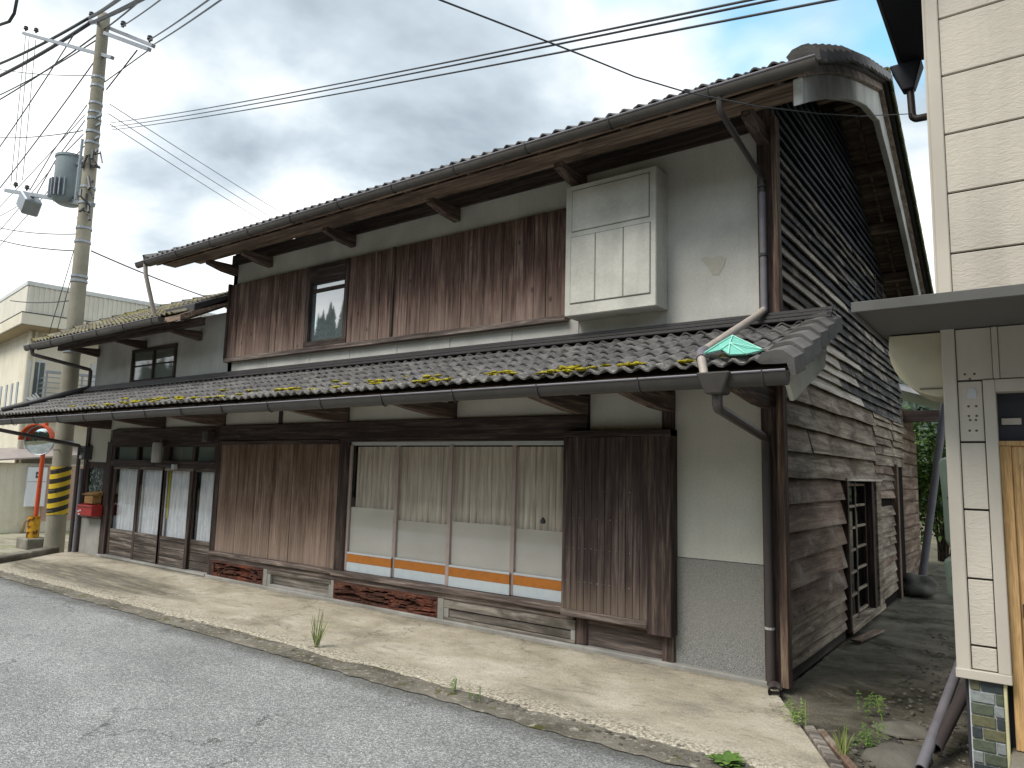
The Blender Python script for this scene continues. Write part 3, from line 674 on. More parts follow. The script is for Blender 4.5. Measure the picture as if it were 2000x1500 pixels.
for (y, z, a) in rowpos(lowprof): vergetile(.30, y, z, a, 1, LR); vergetile(-13.4, y, z, a, -1, LR, w=.12)
# ridge courses where the pent roof meets the wall
for k, (dy_, zz_) in enumerate(((-.16, 3.01), (-.12, 3.05), (-.09, 3.085))): part('ridge_course', 'flash', -13.3, .50, dy_, .02 if k < 2 else 0, zz_, zz_ + .032, .006, parent=LR)
MB().tube([(-13.42, -1.3, 2.58), (-13.35, -.6, 2.86), (-12.9, -.05, 3.1)], .05, 8).build('hip_ridge', 'flash', LR, smooth=True)
# eave board, rafters, purlin, arms of the pent roof
part('eave_board', 'beam', -13.35, .42, -1.29, -1.26, 2.36, 2.42, .003, parent=LR)
for k in range(31): MB().bar((-13.2 + k * .45, -1.32, 2.405), (-13.2 + k * .45, .0, 2.912), .045, .055).build('rafter', 'armwood', LR)
part('purlin', 'beam', -13.1, .2, -.95, -.85, 2.43, 2.54, .006, parent=LR)
for x in (-12.05, -10.12, -8.36, -5.5, -3.66, -1.89, -.97, -.05):
    MB().prism([(.0, 2.29), (-.35, 2.30), (-.75, 2.345), (-1.0, 2.38), (-1.0, 2.43), (0, 2.47)], 0, x - .055, x + .055).build('eave_arm', 'armwood', LR, bevel=.005)
# white gable board under the pent roof verge
MB().prism([(-1.3, 2.43), (-.02, 2.93), (-.17, 2.60), (-1.1, 2.24)], 0, .41, .44).build('verge_board', plaster('white_board', 'd6d4c9', '8a8a80', .7), LR)
# moss clumps along the eave
mb = MB(); r5 = random.Random(5)
for k in range(70):
    x = r5.choice([r5.uniform(-11.5, -1.0), r5.uniform(-9.5, -4), r5.uniform(-4, .2)]); s_ = r5.choice([r5.uniform(.0, .1), r5.uniform(.0, .18), r5.uniform(.0, .4)])
    y = -1.37 + s_ * .93; z = 2.485 + s_ * .37 + .035
    for q in range(r5.randint(2, 4)):
        mb.add(*lump((x + r5.uniform(-.08, .08), y + r5.uniform(-.03, .03), z), r5.uniform(.014, .036), k + q * .3, 5, (1.6, 1.2, .4), .7))
mb.build('moss_clumps', 'moss', LR, smooth=True, kind='stuff')
# main roof
UR_prof_f = [(y, roofz(y) - .03) for y in (-.9, -.3, .3, 1.3, 2.74)]
UR_prof_b = [(y, roofz(y) - .03) for y in (2.86, 3.05, 4.5, 6.1, 7.2)]
deckp = [(y, z - .02) for y, z in UR_prof_f + UR_prof_b]; deck = deckp + [(y, z - .05) for y, z in reversed(deckp)]
UR = MB().prism(deck, 0, -9.3, .50).build('main_roof', 'soffit', H)
frows = rowpos(UR_prof_f)
tiles(-9.35, .42, frows, UR, lambda r, c_, n: r == 0)
for (y, z, a) in frows: vergetile(.41, y, z + .012, a, 1, UR, drop=.075); vergetile(-9.33, y, z, a, -1, UR, w=.12)
# back slope verge tiles (mossy edge)
brows = rowpos(list(reversed(UR_prof_b)))
MAT['mosstile'] = plain('mossy_tile', '4d5230', .9, .2, 0, .6, 14)
for (y, z, a) in brows: vergetile(.41, y + .0, z, a, 1, UR, 'mosstile') if False else None
for (y, z, a) in brows:
    pr = [(.0, .05), (.18, .04), (.21, .0), (.21, -.1), (.19, -.1), (.19, 0), (0, .03)]; n = len(pr); vs = []
    for yy, lf in ((0, .0), (TL * .95, -.03)):
        for u, v_ in pr: vs.append((u, -yy * 0 + yy, v_ - lf * 0 + (.03 if yy == 0 else 0)))
    mm = Matrix.Translation((.41, y, z)) @ Matrix.Rotation(a - math.pi, 4, 'X') @ Matrix.Diagonal((1, 1, -1, 1)) if False else Matrix.Translation((.41, y, z)) @ Matrix.Rotation(-math.atan2(z - roofz(y + .1) + .03, .1), 4, 'X') @ Matrix.Diagonal((1, -1, 1, 1))
    fs = [(i, (i + 1) % n, n + (i + 1) % n, n + i) for i in range(n)] + [tuple(range(n)), tuple(range(2 * n - 1, n - 1, -1))]
    MB().add([mm @ Vector(q) for q in vs], fs).build('verge_tile', 'mosstile', UR)
for k in range(3): part('ridge_course', 'flash', -9.3, .55, 2.8 - .13 + k * .02, 2.8 + .13 - k * .02, 6.47 + k * .035, 6.50 + k * .035, .006, parent=UR)
MB().tube([(-9.3, 2.8, 6.57), (.5, 2.8, 6.57)], .08, 10).build('ridge_cap', 'flash', UR, smooth=True)
# plastered bargeboard with the thick curved crest, and the wooden verge board above it
def bandpoly(ys, o1, o2, o2f=None):
    top = [(y, roofz(y) - o1) for y in ys]; bot = [(y, roofz(y) - (o2f(y) if o2f else o2)) for y in ys]; return top + bot[::-1]
ysb = [-.78, -.3, .3, .9, 1.5, 2.0, 2.4, 2.6, 2.8, 3.0, 3.2, 3.6, 4.5, 5.5, 6.6, 7.1]
def smooth_peak(o): 
    return lambda y: o + .14 * math.exp(-((y - 2.8) / .55) ** 2)
MB().prism(bandpoly(ysb, .16, .42, smooth_peak(.38)), 0, .40, .47).build('bargeboard', 'barge', UR, bevel=.006, label='weathered white plaster bargeboard')
MB().prism(bandpoly(ysb, .08, .16), 0, .44, .52).build('verge_board', wood('pale_verge_wood', '6b5c52', '9c8c80', 'bdb1a5', 'y', 16), UR, bevel=.004)
MB().prism(bandpoly(ysb, .055, .08), 0, .40, .57).build('verge_strip', 'flash', UR)
# purlins carrying the verge, and rafters of the front eave
for y in (-.42, .75, 1.8, 2.8, 3.8, 4.75, 5.65, 6.5):
    zt = roofz(y) - .12; part('purlin', 'soffit', -9.2 if y < 0 else -.1, .36, y - .05, y + .05, zt - .13, zt, .005, parent=UR)
for y in (-.1, .3, 1.3, 2.3, 3.3, 4.3, 5.2, 6.1): part('roof_batten', 'soffit', .0 + .16, .2, y - .4, y + .4, roofz(y) - .16, roofz(y) - .11, .002, parent=UR) if False else None
for y0, y1 in ((3.0, 3.75), (3.9, 4.7), (4.85, 5.6), (5.7, 6.45)):
    MB().bar((.18, y0, roofz(y0) - .13), (.18, y1, roofz(y1) - .13), .04, .05).build('verge_rafter', 'soffit', UR)
for k in range(22):
    x = -9.15 + k * .45; MB().bar((x, -.84, roofz(-.84) - .135), (x, .04, roofz(.04) - .135), .045, .06).build('rafter', 'armwood', UR)
part('eave_board', 'soffit', -9.3, .5, -.9, -.865, 4.75, 4.83, .003, parent=UR)
for z_, y_ in ((4.86, -.62), (5.03, -.2)): part('soffit_strip', 'soffit', -9.2, .4, y_ - .1, y_ + .1, z_ - .06, z_ - .045, .002, parent=UR)
for x in (-8.3, -7.4, -5.55, -3.7, -1.95, -.05):
    MB().prism([(0, 4.66), (-.25, 4.68), (-.5, 4.74), (-.5, 4.80), (0, 4.82)], 0, x - .05, x + .05).build('eave_arm', 'armwood', UR, bevel=.005)
part('wall_plate', 'beam', -8.4, .0, -.03, .06, 4.83, 5.0, .005, parent=UR)
# wing roof at the left
wp = [(-.82, 3.92), (.3, 4.50), (1.3, 4.96), (2.8, 5.6)]
wdk = [(y, z - .03) for y, z in wp]; WR = MB().prism(wdk + [(y, z - .08) for y, z in wdk[::-1]], 0, -13.6, -8.36).build('wing_roof', 'soffit', H)
tiles(-13.66, -8.4, rowpos(wp), WR, lambda r, c_, n: False, 'tilewing')
for (y, z, a) in rowpos(wp): vergetile(-13.62, y, z, a, -1, WR, 'tilewing', w=.12)
MB().prism([(2.8, 5.6), (6.6, 3.9), (6.6, 3.82), (2.8, 5.5)], 0, -13.6, -8.36).build('rear_slope', 'tilewing', WR)
part('eave_board', 'beam', -13.55, -8.7, -.8, -.765, 3.78, 3.86, .003, parent=WR)
for k in range(12): MB().bar((-13.4 + k * .45, -.76, 3.83), (-13.4 + k * .45, .02, 4.24), .045, .055).build('rafter', 'armwood', WR)
part('purlin', 'beam', -13.4, -8.36, -.5, -.42, 3.8, 3.92, .005, parent=WR)
for x in (-12.8, -11.0, -9.2): MB().prism([(0, 3.7), (-.5, 3.76), (-.5, 3.82), (0, 3.86)], 0, x - .05, x + .05).build('eave_arm', 'armwood', WR, bevel=.005)
MB().prism([(-.62, 3.98), (0.0, 4.26), (0, 4.38), (-.62, 4.1)], 0, -9.2, -8.36).build('step_flashing', 'flash', WR, bevel=.01)
# ------------------------------------------------------------------ gutters and pipes
def gutter(x0, x1, y, z0, z1, r, mat, parent, br=.9, light=False, dp=1.7):
    n = 10; vs = []; fs = []; pr = []
    for i in range(n + 1): a = math.pi + math.pi * i / n; pr.append((r * math.cos(a), r * dp * math.sin(a)))
    for i in range(n, -1, -1): a = math.pi + math.pi * i / n; pr.append(((r - .005) * math.cos(a), (r - .005) * dp * math.sin(a)))
    m_ = len(pr); sg = 14
    for k in range(sg + 1):
        t = k / sg; x = x0 + (x1 - x0) * t; z = z0 + (z1 - z0) * t + .006 * math.sin(t * 17)
        for a, b in pr: vs.append((x, y + a, z + b))
    for k in range(sg):
        for i in range(m_): fs.append((k * m_ + i, k * m_ + (i + 1) % m_, (k + 1) * m_ + (i + 1) % m_, (k + 1) * m_ + i))
    fs += [tuple(range(n + 1)), tuple(sg * m_ + i for i in range(n, -1, -1))]
    g = MB().add(vs, fs).build('gutter', mat, parent, smooth='auto')
    MB().tube([(x0, y - r, z0), (x1, y - r, z1)], .009, 6).build('rim', 'pipegrey', g)
    k = x0 + .3
    while k < x1:
        z = z0 + (z1 - z0) * (k - x0) / (x1 - x0)
        MB().tube([(k, y - r - .006, z + .012)] + [(k, y + (r + .006) * math.cos(a), z + (r + .006) * dp * math.sin(a)) for a in [math.pi + math.pi * i / 8 for i in range(9)]] + [(k, y + r + .07, z + .04)], .006, 5).build('gutter_bracket', 'metaldark' if not light else 'metal', g); k += br
    return g
gutter(-13.45, .5, -1.47, 2.37, 2.40, .058, 'gutter', H, dp=1.55)
gutter(-9.5, .62, -.96, 4.80, 4.80, .052, 'gutterlight', H, dp=1.35)
gutter(-13.75, -8.75, -.9, 3.85, 3.88, .055, 'gutterlight', H)
def pipe(pts, r, mat, name='drain_pipe', parent=H, **k):
    out = []; pts = [Vector(p) for p in pts]   # rounded elbows
    for i, p in enumerate(pts):
        if 0 < i < len(pts) - 1:
            a = (pts[i - 1] - p); b = (pts[i + 1] - p); d = min(.06, a.length * .4, b.length * .4)
            for t in (1, .4): out.append(p + a.normalized() * d * t)
            for t in (.4, 1): out.append(p + b.normalized() * d * t)
        else: out.append(p)
    return MB().tube(out, r, 10).build(name, mat, parent, smooth='auto', **k)
pipe([(-.13, -.95, 4.76), (-.13, -.92, 4.62), (-.055, -.1, 4.34), (-.055, -.1, 4.2)], .026, 'pipe')
pipe([(-.055, -.1, 4.2), (-.055, -.1, 3.16), (-.055, -.12, 3.12)], .03, 'pipegrey')
pipe([(-.055, -.1, 3.15), (-.075, -.16, 3.1), (-.15, -1.3, 2.60)], .031, 'pipepale')
pipe([(-.145, -1.24, 2.622), (-.15, -1.31, 2.595), (-.125, -1.37, 2.54)], .038, 'pipegrey', 'pipe_elbow')
pipe([(-.13, -1.36, 2.55), (-.07, -1.45, 2.39)], .031, 'pipepale')
for z in (4.25, 3.62): MB().tube([(-.055, -.1, z), (-.055, -.1, z + .025)], .039, 10).build('pipe_clip', 'metaldark', H)
MB().hexa([(-.03, -1.56, 2.26), (.09, -1.56, 2.26), (.09, -1.41, 2.26), (-.03, -1.41, 2.26), (-.09, -1.575, 2.41), (.15, -1.575, 2.41), (.15, -1.38, 2.41), (-.09, -1.38, 2.41)]).build('hopper', 'gutter', H, bevel=.01)
pipe([(.03, -1.48, 2.3), (.03, -1.48, 2.17), (-.055, -.11, 2.03), (-.055, -.11, 1.0), (-.05, -.11, .03)], .036, 'pipe')
for z in (1.72, .47): MB().tube([(-.055, -.11, z), (-.055, -.11, z + .02)], .041, 10).build('pipe_clip', 'nail' if z < 1 else 'metaldark', H)
pipe([(-13.35, -1.47, 2.37), (-13.35, -1.45, 2.24), (-12.93, -.12, 1.98), (-12.93, -.12, .5), (-12.93, -.12, -.02), (-12.95, -.35, -.08)], .035, 'pipe')
pipe([(-12.83, -.09, 1.55), (-12.83, -.09, .0)], .03, 'pipegrey')
pipe([(-13.5, -.9, 3.81), (-13.5, -.88, 3.68), (-12.93, -.06, 3.45), (-12.93, -.06, 3.06)], .035, 'pipe')
pipe([(-9.25, -.97, 4.77), (-9.25, -.95, 4.6), (-9.27, -.75, 4.0)], .032, 'pipepale')
# ------------------------------------------------------------------ clapboard side wall
CW = MB().box(-.004, .01, 0.02, .12, .0, .1).build('clapboard_wall', 'dark', H)
def clap(y0, y1, z0, h, mat, lean=.0, out=.05, seed=0, cut=None):
    """one lapped board on the side wall, bottom edge ragged"""
    tilt = .006 * math.sin(seed * 12.9)
    n = max(2, int((y1 - y0) / .18)); vs = []; fs = []
    for i in range(n + 1):
        y = y0 + (y1 - y0) * i / n; w1 = .011 * noise.noise(Vector((y * 1.1, seed, 0))) + .005 * noise.noise(Vector((y * 7, seed, 3))); w2 = .012 * noise.noise(Vector((y * 1.3, seed, 9)))
        zb = z0 + w1 + (y - y0) * tilt; zt = z0 + h + .03
        vs += [(out + w2, y, zb), (.004 + w2 * .2, y, zt), (-.012, y, zt), (out - .02 + w2, y, zb)]
    for i in range(n):
        for k in range(4): a, b = i * 4, (i + 1) * 4; fs.append((a + k, a + (k + 1) % 4, b + (k + 1) % 4, b + k))
    fs += [(0, 1, 2, 3), (n * 4 + 3, n * 4 + 2, n * 4 + 1, n * 4)]
    return MB().add(vs, fs).build('clapboard', mat, CW)
r3 = random.Random(11); sd_ = 0
part('base_board', wood('base_board', '1d1a17', '35302a', '4c463c', 'y', 20), -.005, .02, .05, 2.33, .0, .13, .004, parent=CW)
lowrows = [.12, .22, .32, .43, .54, .77, 1.01, 1.24, 1.48, 1.71, 1.94, 2.17, 2.40, 2.6]
for z0, z1 in zip(lowrows, lowrows[1:]):
    h = z1 - z0; sd_ += 1.7
    mat = 'clapbrown' if z0 < 1.7 and z0 > .5 else 'clap'
    if z0 < 1.68: clap(.04, 2.30, z0, h, mat, seed=sd_, out=.05 if h < .15 else .068)
    else:
        j = r3.choice((1.05, .95, 4.3)) if z0 > 1.8 else 4.3
        if j < 4: clap(.04, j - .003, z0, h, mat, seed=sd_, out=.066); clap(j, 4.3, z0 + .006, h, mat, seed=sd_ + .5, out=.07)
        else: clap(.04, 4.3, z0, h, mat, seed=sd_, out=.068)
# narrower boards beyond the door
z = .14
while z < 2.62:
    h = r3.uniform(.095, .16); sd_ += 1.3
    if not (1.30 < z < 1.36): clap(4.42 if z < 1.75 else 4.32, r3.choice((5.75, 5.8, 5.85)), z, h, 'clap' if r3.random() < .7 else 'clapbrown', out=.046, seed=sd_)
    if z > 1.9: clap(5.86, 6.85, z + .01, h, 'clap', seed=sd_ + .3)
    z += h
# charred upper cladding, weathered pale towards the street
z = 2.62; k = 0; RP = .107
def span(zz):
    ys = [y * .05 for y in range(0, 139) if roofz(y * .05) - .24 > zz]; return (min(ys) + .02, max(ys)) if ys else None
while True:
    sp = span(z + .09)
    if not sp or sp[1] - sp[0] < .3: break
    a, b = max(.04, sp[0]), min(6.85, sp[1]); sd_ += 1.1
    pale = (k % 2 == 0 and z < 4.05) or (z < 3.0)
    if pale:
        j = a + r3.uniform(2.2, 3.6) if z < 3.1 else a + r3.uniform(1.2, 5)
        j2 = min(b - .4, j + r3.uniform(.8, 1.6))
        if j < b - .5:
            clap(a, j - .004, z, RP, 'claplight', seed=sd_, out=.055)
            clap(j, b, z, RP, 'char', seed=sd_ + .4)
        else: clap(a, b, z, RP, 'claplight', seed=sd_, out=.055)
    else:
        j = a + (b - a) * r3.uniform(.35, .7); mt = 'char' if z < 4.6 else 'chard'
        clap(a, j - .003, z, RP, mt if r3.random() < .8 else 'chard', seed=sd_); clap(j, b, z, RP, mt if r3.random() < .6 else 'chard', seed=sd_ + .7)
    z += RP; k += 1
# sliding lattice door in the side wall
sdr = part('side_door', 'post', -.03, .085, 2.305, 2.37, .08, 1.72, .004, label='dark lattice side door', )
part('jamb', 'clap', -.03, .075, 4.1, 4.42, .08, 1.72, .004, parent=sdr); part('jamb', 'post', -.03, .05, 3.93, 4.08, .1, 1.7, .004, parent=sdr)
part('door_sill', 'clap', -.05, .09, 2.37, 4.4, .05, .11, .006, parent=sdr); part('drip_board', 'claplight', .0, .09, 2.3, 4.45, 1.69, 1.715, .003, parent=sdr)
part('door_backing', 'dark', -.11, -.09, 2.3, 4.4, .05, 1.75, 0, parent=sdr)
for ya, yb, xo in ((2.40, 3.12, .0), (3.05, 3.92, -.035)):
    for y in (ya, yb - .05): part('stile', 'post', xo - .02, xo + .01, y, y + .05, .11, 1.69, .003, parent=sdr)
    for q in range(7): part('rail', 'clap', xo - .022, xo + .006, ya + .05, yb - .05, .13 + q * .25, .16 + q * .25, .003, parent=sdr)
    part('pane', 'glassdark', xo - .012, xo - .008, ya + .05, yb - .05, .12, 1.68, 0, parent=sdr)
part('post', 'rustwood', -.02, .08, 5.78, 5.92, .0, 1.95, .006)
part('base_board', 'dark', -.01, .02, 4.4, 6.9, .0, .16, 0, parent=CW)
# small window high in the gable
gw = part('window', 'post', -.01, .05, 4.75, 4.80, 4.28, 4.62, .003); part('frame', 'post', -.01, .05, 5.35, 5.4, 4.28, 4.62, .003, parent=gw); part('pane', 'dark', .0, .042, 4.8, 5.35, 4.3, 4.6, 0, parent=gw)
# rear extension of the house
part('rear_wall', 'clapbrown', -.6, -.12, 6.9, 9.4, .0, 3.0, 0)
for q in range(11): MB().box(-.12, -.085 - .0, 6.92, 9.38, .25 + q * .22, .25 + q * .22 + .2).build('clapboard', 'clapbrown', CW, bevel=.006)
rr = MB().prism([(-3.0, 4.4), (1.0, 3.02), (1.0, 2.95), (-3.0, 4.3)], 1, 8.2, 11.5).build('rear_roof', plain('silver_tile', 'b9bcc0', .35, .6, .2, .4, 6), H)
for q in range(14): MB().bar((-3.0, 8.25 + q * .24, 4.42), (1.0, 8.25 + q * .24, 3.04), .05, .03).build('roof_rib', 'metal', rr)
part('rear_gutter', 'gutter', .95, 1.08, 8.1, 11.5, 2.86, 2.98, .02, parent=rr); part('rear_eave', 'beam', -2, .98, 8.1, 8.2, 2.75, 2.95, .004, parent=rr)
pipe([(.62, 7.6, 3.3), (.14, 7.5, .12)], .06, 'pipegrey')
# ------------------------------------------------------------------ things on and by the house
PI = math.pi
# teal garden net caught on the pipe
NP = [at(1376, 690, 1, -1.40), at(1404, 672, 1, -1.24), at(1431, 656, 1, -1.10), at(1460, 670, 1, -1.16), at(1489, 683, 1, -1.24), at(1456, 691, 1, -1.34), at(1423, 692, 1, -1.38), at(1410, 682, 1, -1.30), at(1426, 676, 1, -1.26)]
NP[8].z += .02
M = MT('teal_net', .7, .3); p = M.pos(); wv = M.noise(p, 260, (1, 1, 1), 2); M.color(M.ramp(wv, [(.35, '5fae9f'), (.6, '8fd6c4')])); MAT['teal'] = M.m
nf = [(0, 1, 7), (1, 2, 8), (1, 8, 7), (2, 3, 8), (3, 4, 5), (3, 5, 8), (8, 5, 6), (7, 8, 6)]
nv_ = [tuple(q) for q in NP]; low = [(q.x, q.y + .01, q.z - .008) for q in NP]
net = MB().add(nv_ + low, nf + [tuple(k + 9 for k in reversed(t_)) for t_ in nf] + [(a, b, b + 9, a + 9) for a, b in ((0, 1), (1, 2), (2, 3), (3, 4), (4, 5), (5, 6), (6, 7), (7, 0))]).build('garden_net', 'teal', None, label='crumpled teal mesh net lying on the lower roof over the pale drain pipe', cat='net')
MAT['tealcord'] = plain('teal_cord', 'a9e6d6', .6)
for q in ((2, 8, 6), (8, 4), (8, 5), (0, 1, 2), (2, 3, 4), (8, 7)): MB().tube([NP[k] + Vector((0, -.006, .004)) for k in q], .005, 5).build('net_cord', 'tealcord', net)
# red letter box, wooden box, meter, lamp
mbx = root('letter_box', (-12.1, -.16, .70), 'red metal letter box on the sill left of the entrance doors', 'letter box')
MB().prism([(-.24, .715), (-.05, .715), (-.05, .90), (-.09, .925), (-.24, .90)], 0, -12.52, -11.93).build('body', plain('red_paint', 'a32a22', .45, .4, 0, .4, 12), mbx, bevel=.008)
MB().box(-12.5, -11.95, -.25, -.24, .86, .885).build('flap', plain('red_paint_dark', '7c1f1a', .45, .4), mbx, bevel=.003)
for q in ((-12.45, .78), (-12.42, .73), (-12.38, .8)): MB().add(*lump((q[0], -.242, q[1]), .022, q[0], 4, (1.6, .12, .8))).build('paint_chip', 'framewhite', mbx)
wb = root('wooden_box', (-12.2, -.12, .92), 'small tan wooden box standing on the red letter box', 'box')
MB().box(-12.35, -12.03, -.2, -.04, .935, 1.08).build('body', wood('tan_box', '7a5a35', 'a67f4f', 'c09a66', 'x', 12), wb, bevel=.005)
MB().prism([(-.23, 1.08), (-.03, 1.08), (-.03, 1.15), (-.23, 1.10)], 0, -12.4, -12.0).build('lid', wood('tan_lid', '80613a', 'b28c55', 'c8a670', 'x', 12), wb, bevel=.004)
mt = root('electric_meter', (-12.78, -.1, 1.9), 'dark electric meter high on the left corner of the house front', 'meter')
MB().box(-12.86, -12.66, -.14, -.0, 1.72, 1.98).build('case', 'metaldark', mt, bevel=.012); MB().box(-12.82, -12.70, -.155, -.14, 1.84, 1.94).build('dial_window', 'glassdark', mt, bevel=.004)
MB().box(-12.85, -12.75, -.15, -.14, 1.74, 1.8).build('sticker', 'framewhite', mt)
lp = root('wall_lamp', (-9.95, -.1, 1.7), 'pale grey tube lamp on the beam above the entrance doors', 'lamp')
MB().lathe([(0, 0), (.075, 0), (.08, .02), (.08, .3), (.07, .33), (0, .33)], (-9.95, -.17, 1.70), 16).build('shade', plain('lamp_grey', 'a5a3a0', .5), lp, smooth='auto')
MB().box(-9.98, -9.92, -.12, -.05, 1.98, 2.08).build('bracket', 'metaldark', lp, bevel=.004)
MB().tube([(-9.95, -.17, 1.7), (-9.95, -.17, 1.66), (-9.5, -.12, 1.64)], .012, 6).build('cable', 'metaldark', lp); MB().box(-9.53, -9.46, -.14, -.07, 1.6, 1.68).build('switch', 'framewhite', lp, bevel=.006)
sp_ = root('speaker_box', (-8.5, -.1, 2.1), 'small dark box fixed to the beam right of the entrance doors', 'box')
MB().box(-8.6, -8.45, -.2, -.06, 2.04, 2.2).build('case', 'pipe', sp_, bevel=.01); MB().box(-8.57, -8.48, -.206, -.2, 2.07, 2.17).build('grille', 'metaldark', sp_)
# open drain end at the house corner
MB().lathe([(.05, 0), (.05, .12), (.042, .12), (.042, 0)], (.03, -.30, .03), 14, (-.25, .9, .1)).build('drain_outlet', 'pipe', None, label='short open drain pipe end at the foot of the house corner', cat='pipe', smooth='auto')
# channel board between pavement and alley
ch = root('channel_board', (.4, -.9, 0), 'split dark timber lying along the drain joint between pavement and alley', 'timber')
MB().bar((.42, -.86, .0), (.80, -1.62, .01), .07, .05).build('timber', 'greyboard', ch, bevel=.008); MB().bar((.50, -.86, -.01), (.92, -1.62, .0), .05, .05).build('timber', 'clapbrown', ch, bevel=.008)
# ------------------------------------------------------------------ NEIGHBOUR HOUSE
NY = -1.05
NB = root('neighbour_house', (2.6, 0, 0), 'cream siding house with canopy and wooden door beside the alley', 'house')
M = MT('cream_siding', .85, .25); p = M.pos(); nv = M.noise(p, 34, (.55, 1, 1.3), 5, .6, 1.0); n2 = M.noise(p, 1.2, (1, 1, 1), 5)
stk = M.noise(p, 5, (1, 1, .1), 5, .6); M.color(M.mix(.6, M.mix(.5, 'c8c0b4', M.ramp(n2, [(.3, .8), (.7, 1.1)]), 'MULTIPLY'), M.ramp(stk, [(.35, .84), (.6, 1.04)]), 'MULTIPLY')); M.bump(nv, .007, .8); MAT['siding'] = M.m
M = MT('cream_trim', .8, .25); p = M.pos(); nv = M.noise(p, 160, (1, 1, 1), 3, .6); n2 = M.noise(p, 2.5, (1, 1, .4), 5)
M.color(M.mix(.6, 'c7bfb3', M.ramp(n2, [(.3, .7), (.7, 1.1)]), 'MULTIPLY')); M.bump(nv, .003, .6); MAT['ntrim'] = M.m
MAT['ndark'] = plain('neighbour_soffit', '3b3c44', .7, .3, 0, .3)
MAT['canopy'] = plain('canopy_grey', '5b5a58', .6, .4, 0, .35, 4)
MAT['door_tan'] = wood('tan_door_wood', 'bd9463', 'caa574', 'd3b082', 'z', 14, .97, 1.03, streak=.3, bump=.001, rough=.5)
def np_(name, mat, x0, x1, y0, y1, z0, z1, bevel=.003, parent=None): return box(name, mat, parent or NB, x0, x1, y0, y1, z0, z1, bevel)
np_('hidden_core', 'ndark', 1.36, 5.0, NY + .14, 1.5, .0, 5.9, 0)
np_('corner_trim', 'ntrim', 1.33, 1.405, NY - .012, NY + .14, .58, 6.0, .006)
zl = [2.74, 3.15, 3.55, 3.95, 4.355, 4.76, 5.16, 5.56, 5.9]
for a, b in zip(zl, zl[1:]): np_('siding_panel', 'siding', 1.408, 5.0, NY, NY + .06, a + .006, b - .006, .004)
np_('joint_backing', 'metaldark', 1.405, 5.0, NY + .02, NY + .14, 2.66, 5.9, 0)
for a, b in ((.60, .74), (.74, 1.13), (1.13, 1.54), (1.54, 1.95), (1.95, 2.33)): np_('siding_panel', 'siding', 1.41, 1.535, NY, NY + .05, a + .006, b - .006, .003)
np_('siding_panel', 'ntrim', 1.41, 1.595, NY, NY + .05, 2.335, 2.655, .003); np_('siding_panel', 'ntrim', 1.63, 5, NY, NY + .05, 2.335, 2.655, .003)
np_('trim', 'ntrim', 1.597, 1.628, NY - .01, NY + .05, 2.335, 2.655, .003)
np_('joint_backing', 'metaldark', 1.405, 1.6, NY + .03, NY + .14, .58, 2.66, 0)
np_('trim', 'ntrim', 1.54, 1.602, NY - .012, NY + .14, .60, 2.33, .004); np_('head_trim', 'ntrim', 1.602, 5, NY - .012, NY + .14, 2.255, 2.33, .004)
np_('bottom_trim', 'ntrim', 1.325, 1.604, NY - .02, NY + .14, .545, .60, .004)
# stone-tiled base, every tile its own
pb = np_('tiled_base', 'framewhite', 1.385, 1.572, NY + .03, NY + .3, .0, .545, 0)
cols = [plain('tile_olive', '69684f', .4, .5, 0, .6, 30, .004, 40), plain('tile_grey', '8b9190', .4, .5, 0, .6, 30, .004, 40), plain('tile_dark', '3d4446', .4, .5, 0, .6, 30, .004, 40), plain('tile_green', '5a6152', .4, .5, 0, .6, 30, .004, 40)]
for k in range(8):
    zt = .543 - k * .068; sp = .125 if k % 2 else .055
    if k % 3 == 2: sp = .118
    for a, b, q in ((1.392, 1.386 + sp, k), (1.392 + sp, 1.556, k + 2)):
        MB().box(a, b, NY + .018, NY + .032, zt - .061, zt).build('stone_tile', cols[(q * 5 + k // 2) % 4], pb, bevel=.003)
np_('base_edge', plain('yellowed_joint', 'c9c39a', .7), 1.558, 1.574, NY + .012, NY + .1, .0, .545, .002)
# opening: dark transom and tan door
np_('transom', 'ndark', 1.602, 5, NY + .12, NY + .14, 1.93, 2.255, 0); np_('transom_bar', 'door_tan', 1.602, 5, NY + .07, NY + .12, 1.93, 1.96, .003)
np_('lamp_strip', 'ntrim', 1.62, 1.72, NY + .1, NY + .119, 2.06, 2.10, .003)
df = np_('door_frame', 'door_tan', 1.602, 1.66, NY + .06, NY + .14, .17, 1.93, .004); nd = np_('door', 'door_tan', 1.66, 2.6, NY + .09, NY + .13, .17, 1.93, .004)
np_('moulding', 'door_tan', 1.70, 1.715, NY + .08, NY + .09, .25, 1.82, .002, parent=nd); np_('glass_slot', 'ndark', 1.722, 1.76, NY + .085, NY + .092, 1.1, 1.78, 0, parent=nd)
np_('handle', 'metaldark', 1.672, 1.688, NY + .075, NY + .09, .92, 1.0, .003, parent=nd); np_('doorstep', 'kerb', 1.575, 3, NY - .4, NY + .14, 0, .165, .01)
# canopy and its rounded end box
cp = np_('canopy', 'canopy', .985, 4.5, -1.9, -.35, 2.66, 2.69, .004); np_('canopy_edge', 'canopy', .975, 4.5, -1.915, -1.895, 2.645, 2.705, .004, parent=cp)
np_('canopy_edge', 'canopy', .972, .99, -1.895, -.35, 2.645, 2.705, .003, parent=cp)
pr = [(1.33, 2.652), (1.035, 2.652), (1.03, 2.58)] + [(1.33 - .30 * math.cos(t), 2.56 - .32 * math.sin(t)) for t in [PI / 2 * q / 10 for q in range(1, 11)]]
MB().prism(pr, 1, NY + .02, NY + .55).build('rounded_box', plain('cream_sheet', 'c9c2a8', .6, .3, 0, .3, 3), NB, bevel=.004)
np_('box_rim', 'canopy', 1.2, 1.33, NY + .01, NY + .02, 2.288, 2.294, 0)
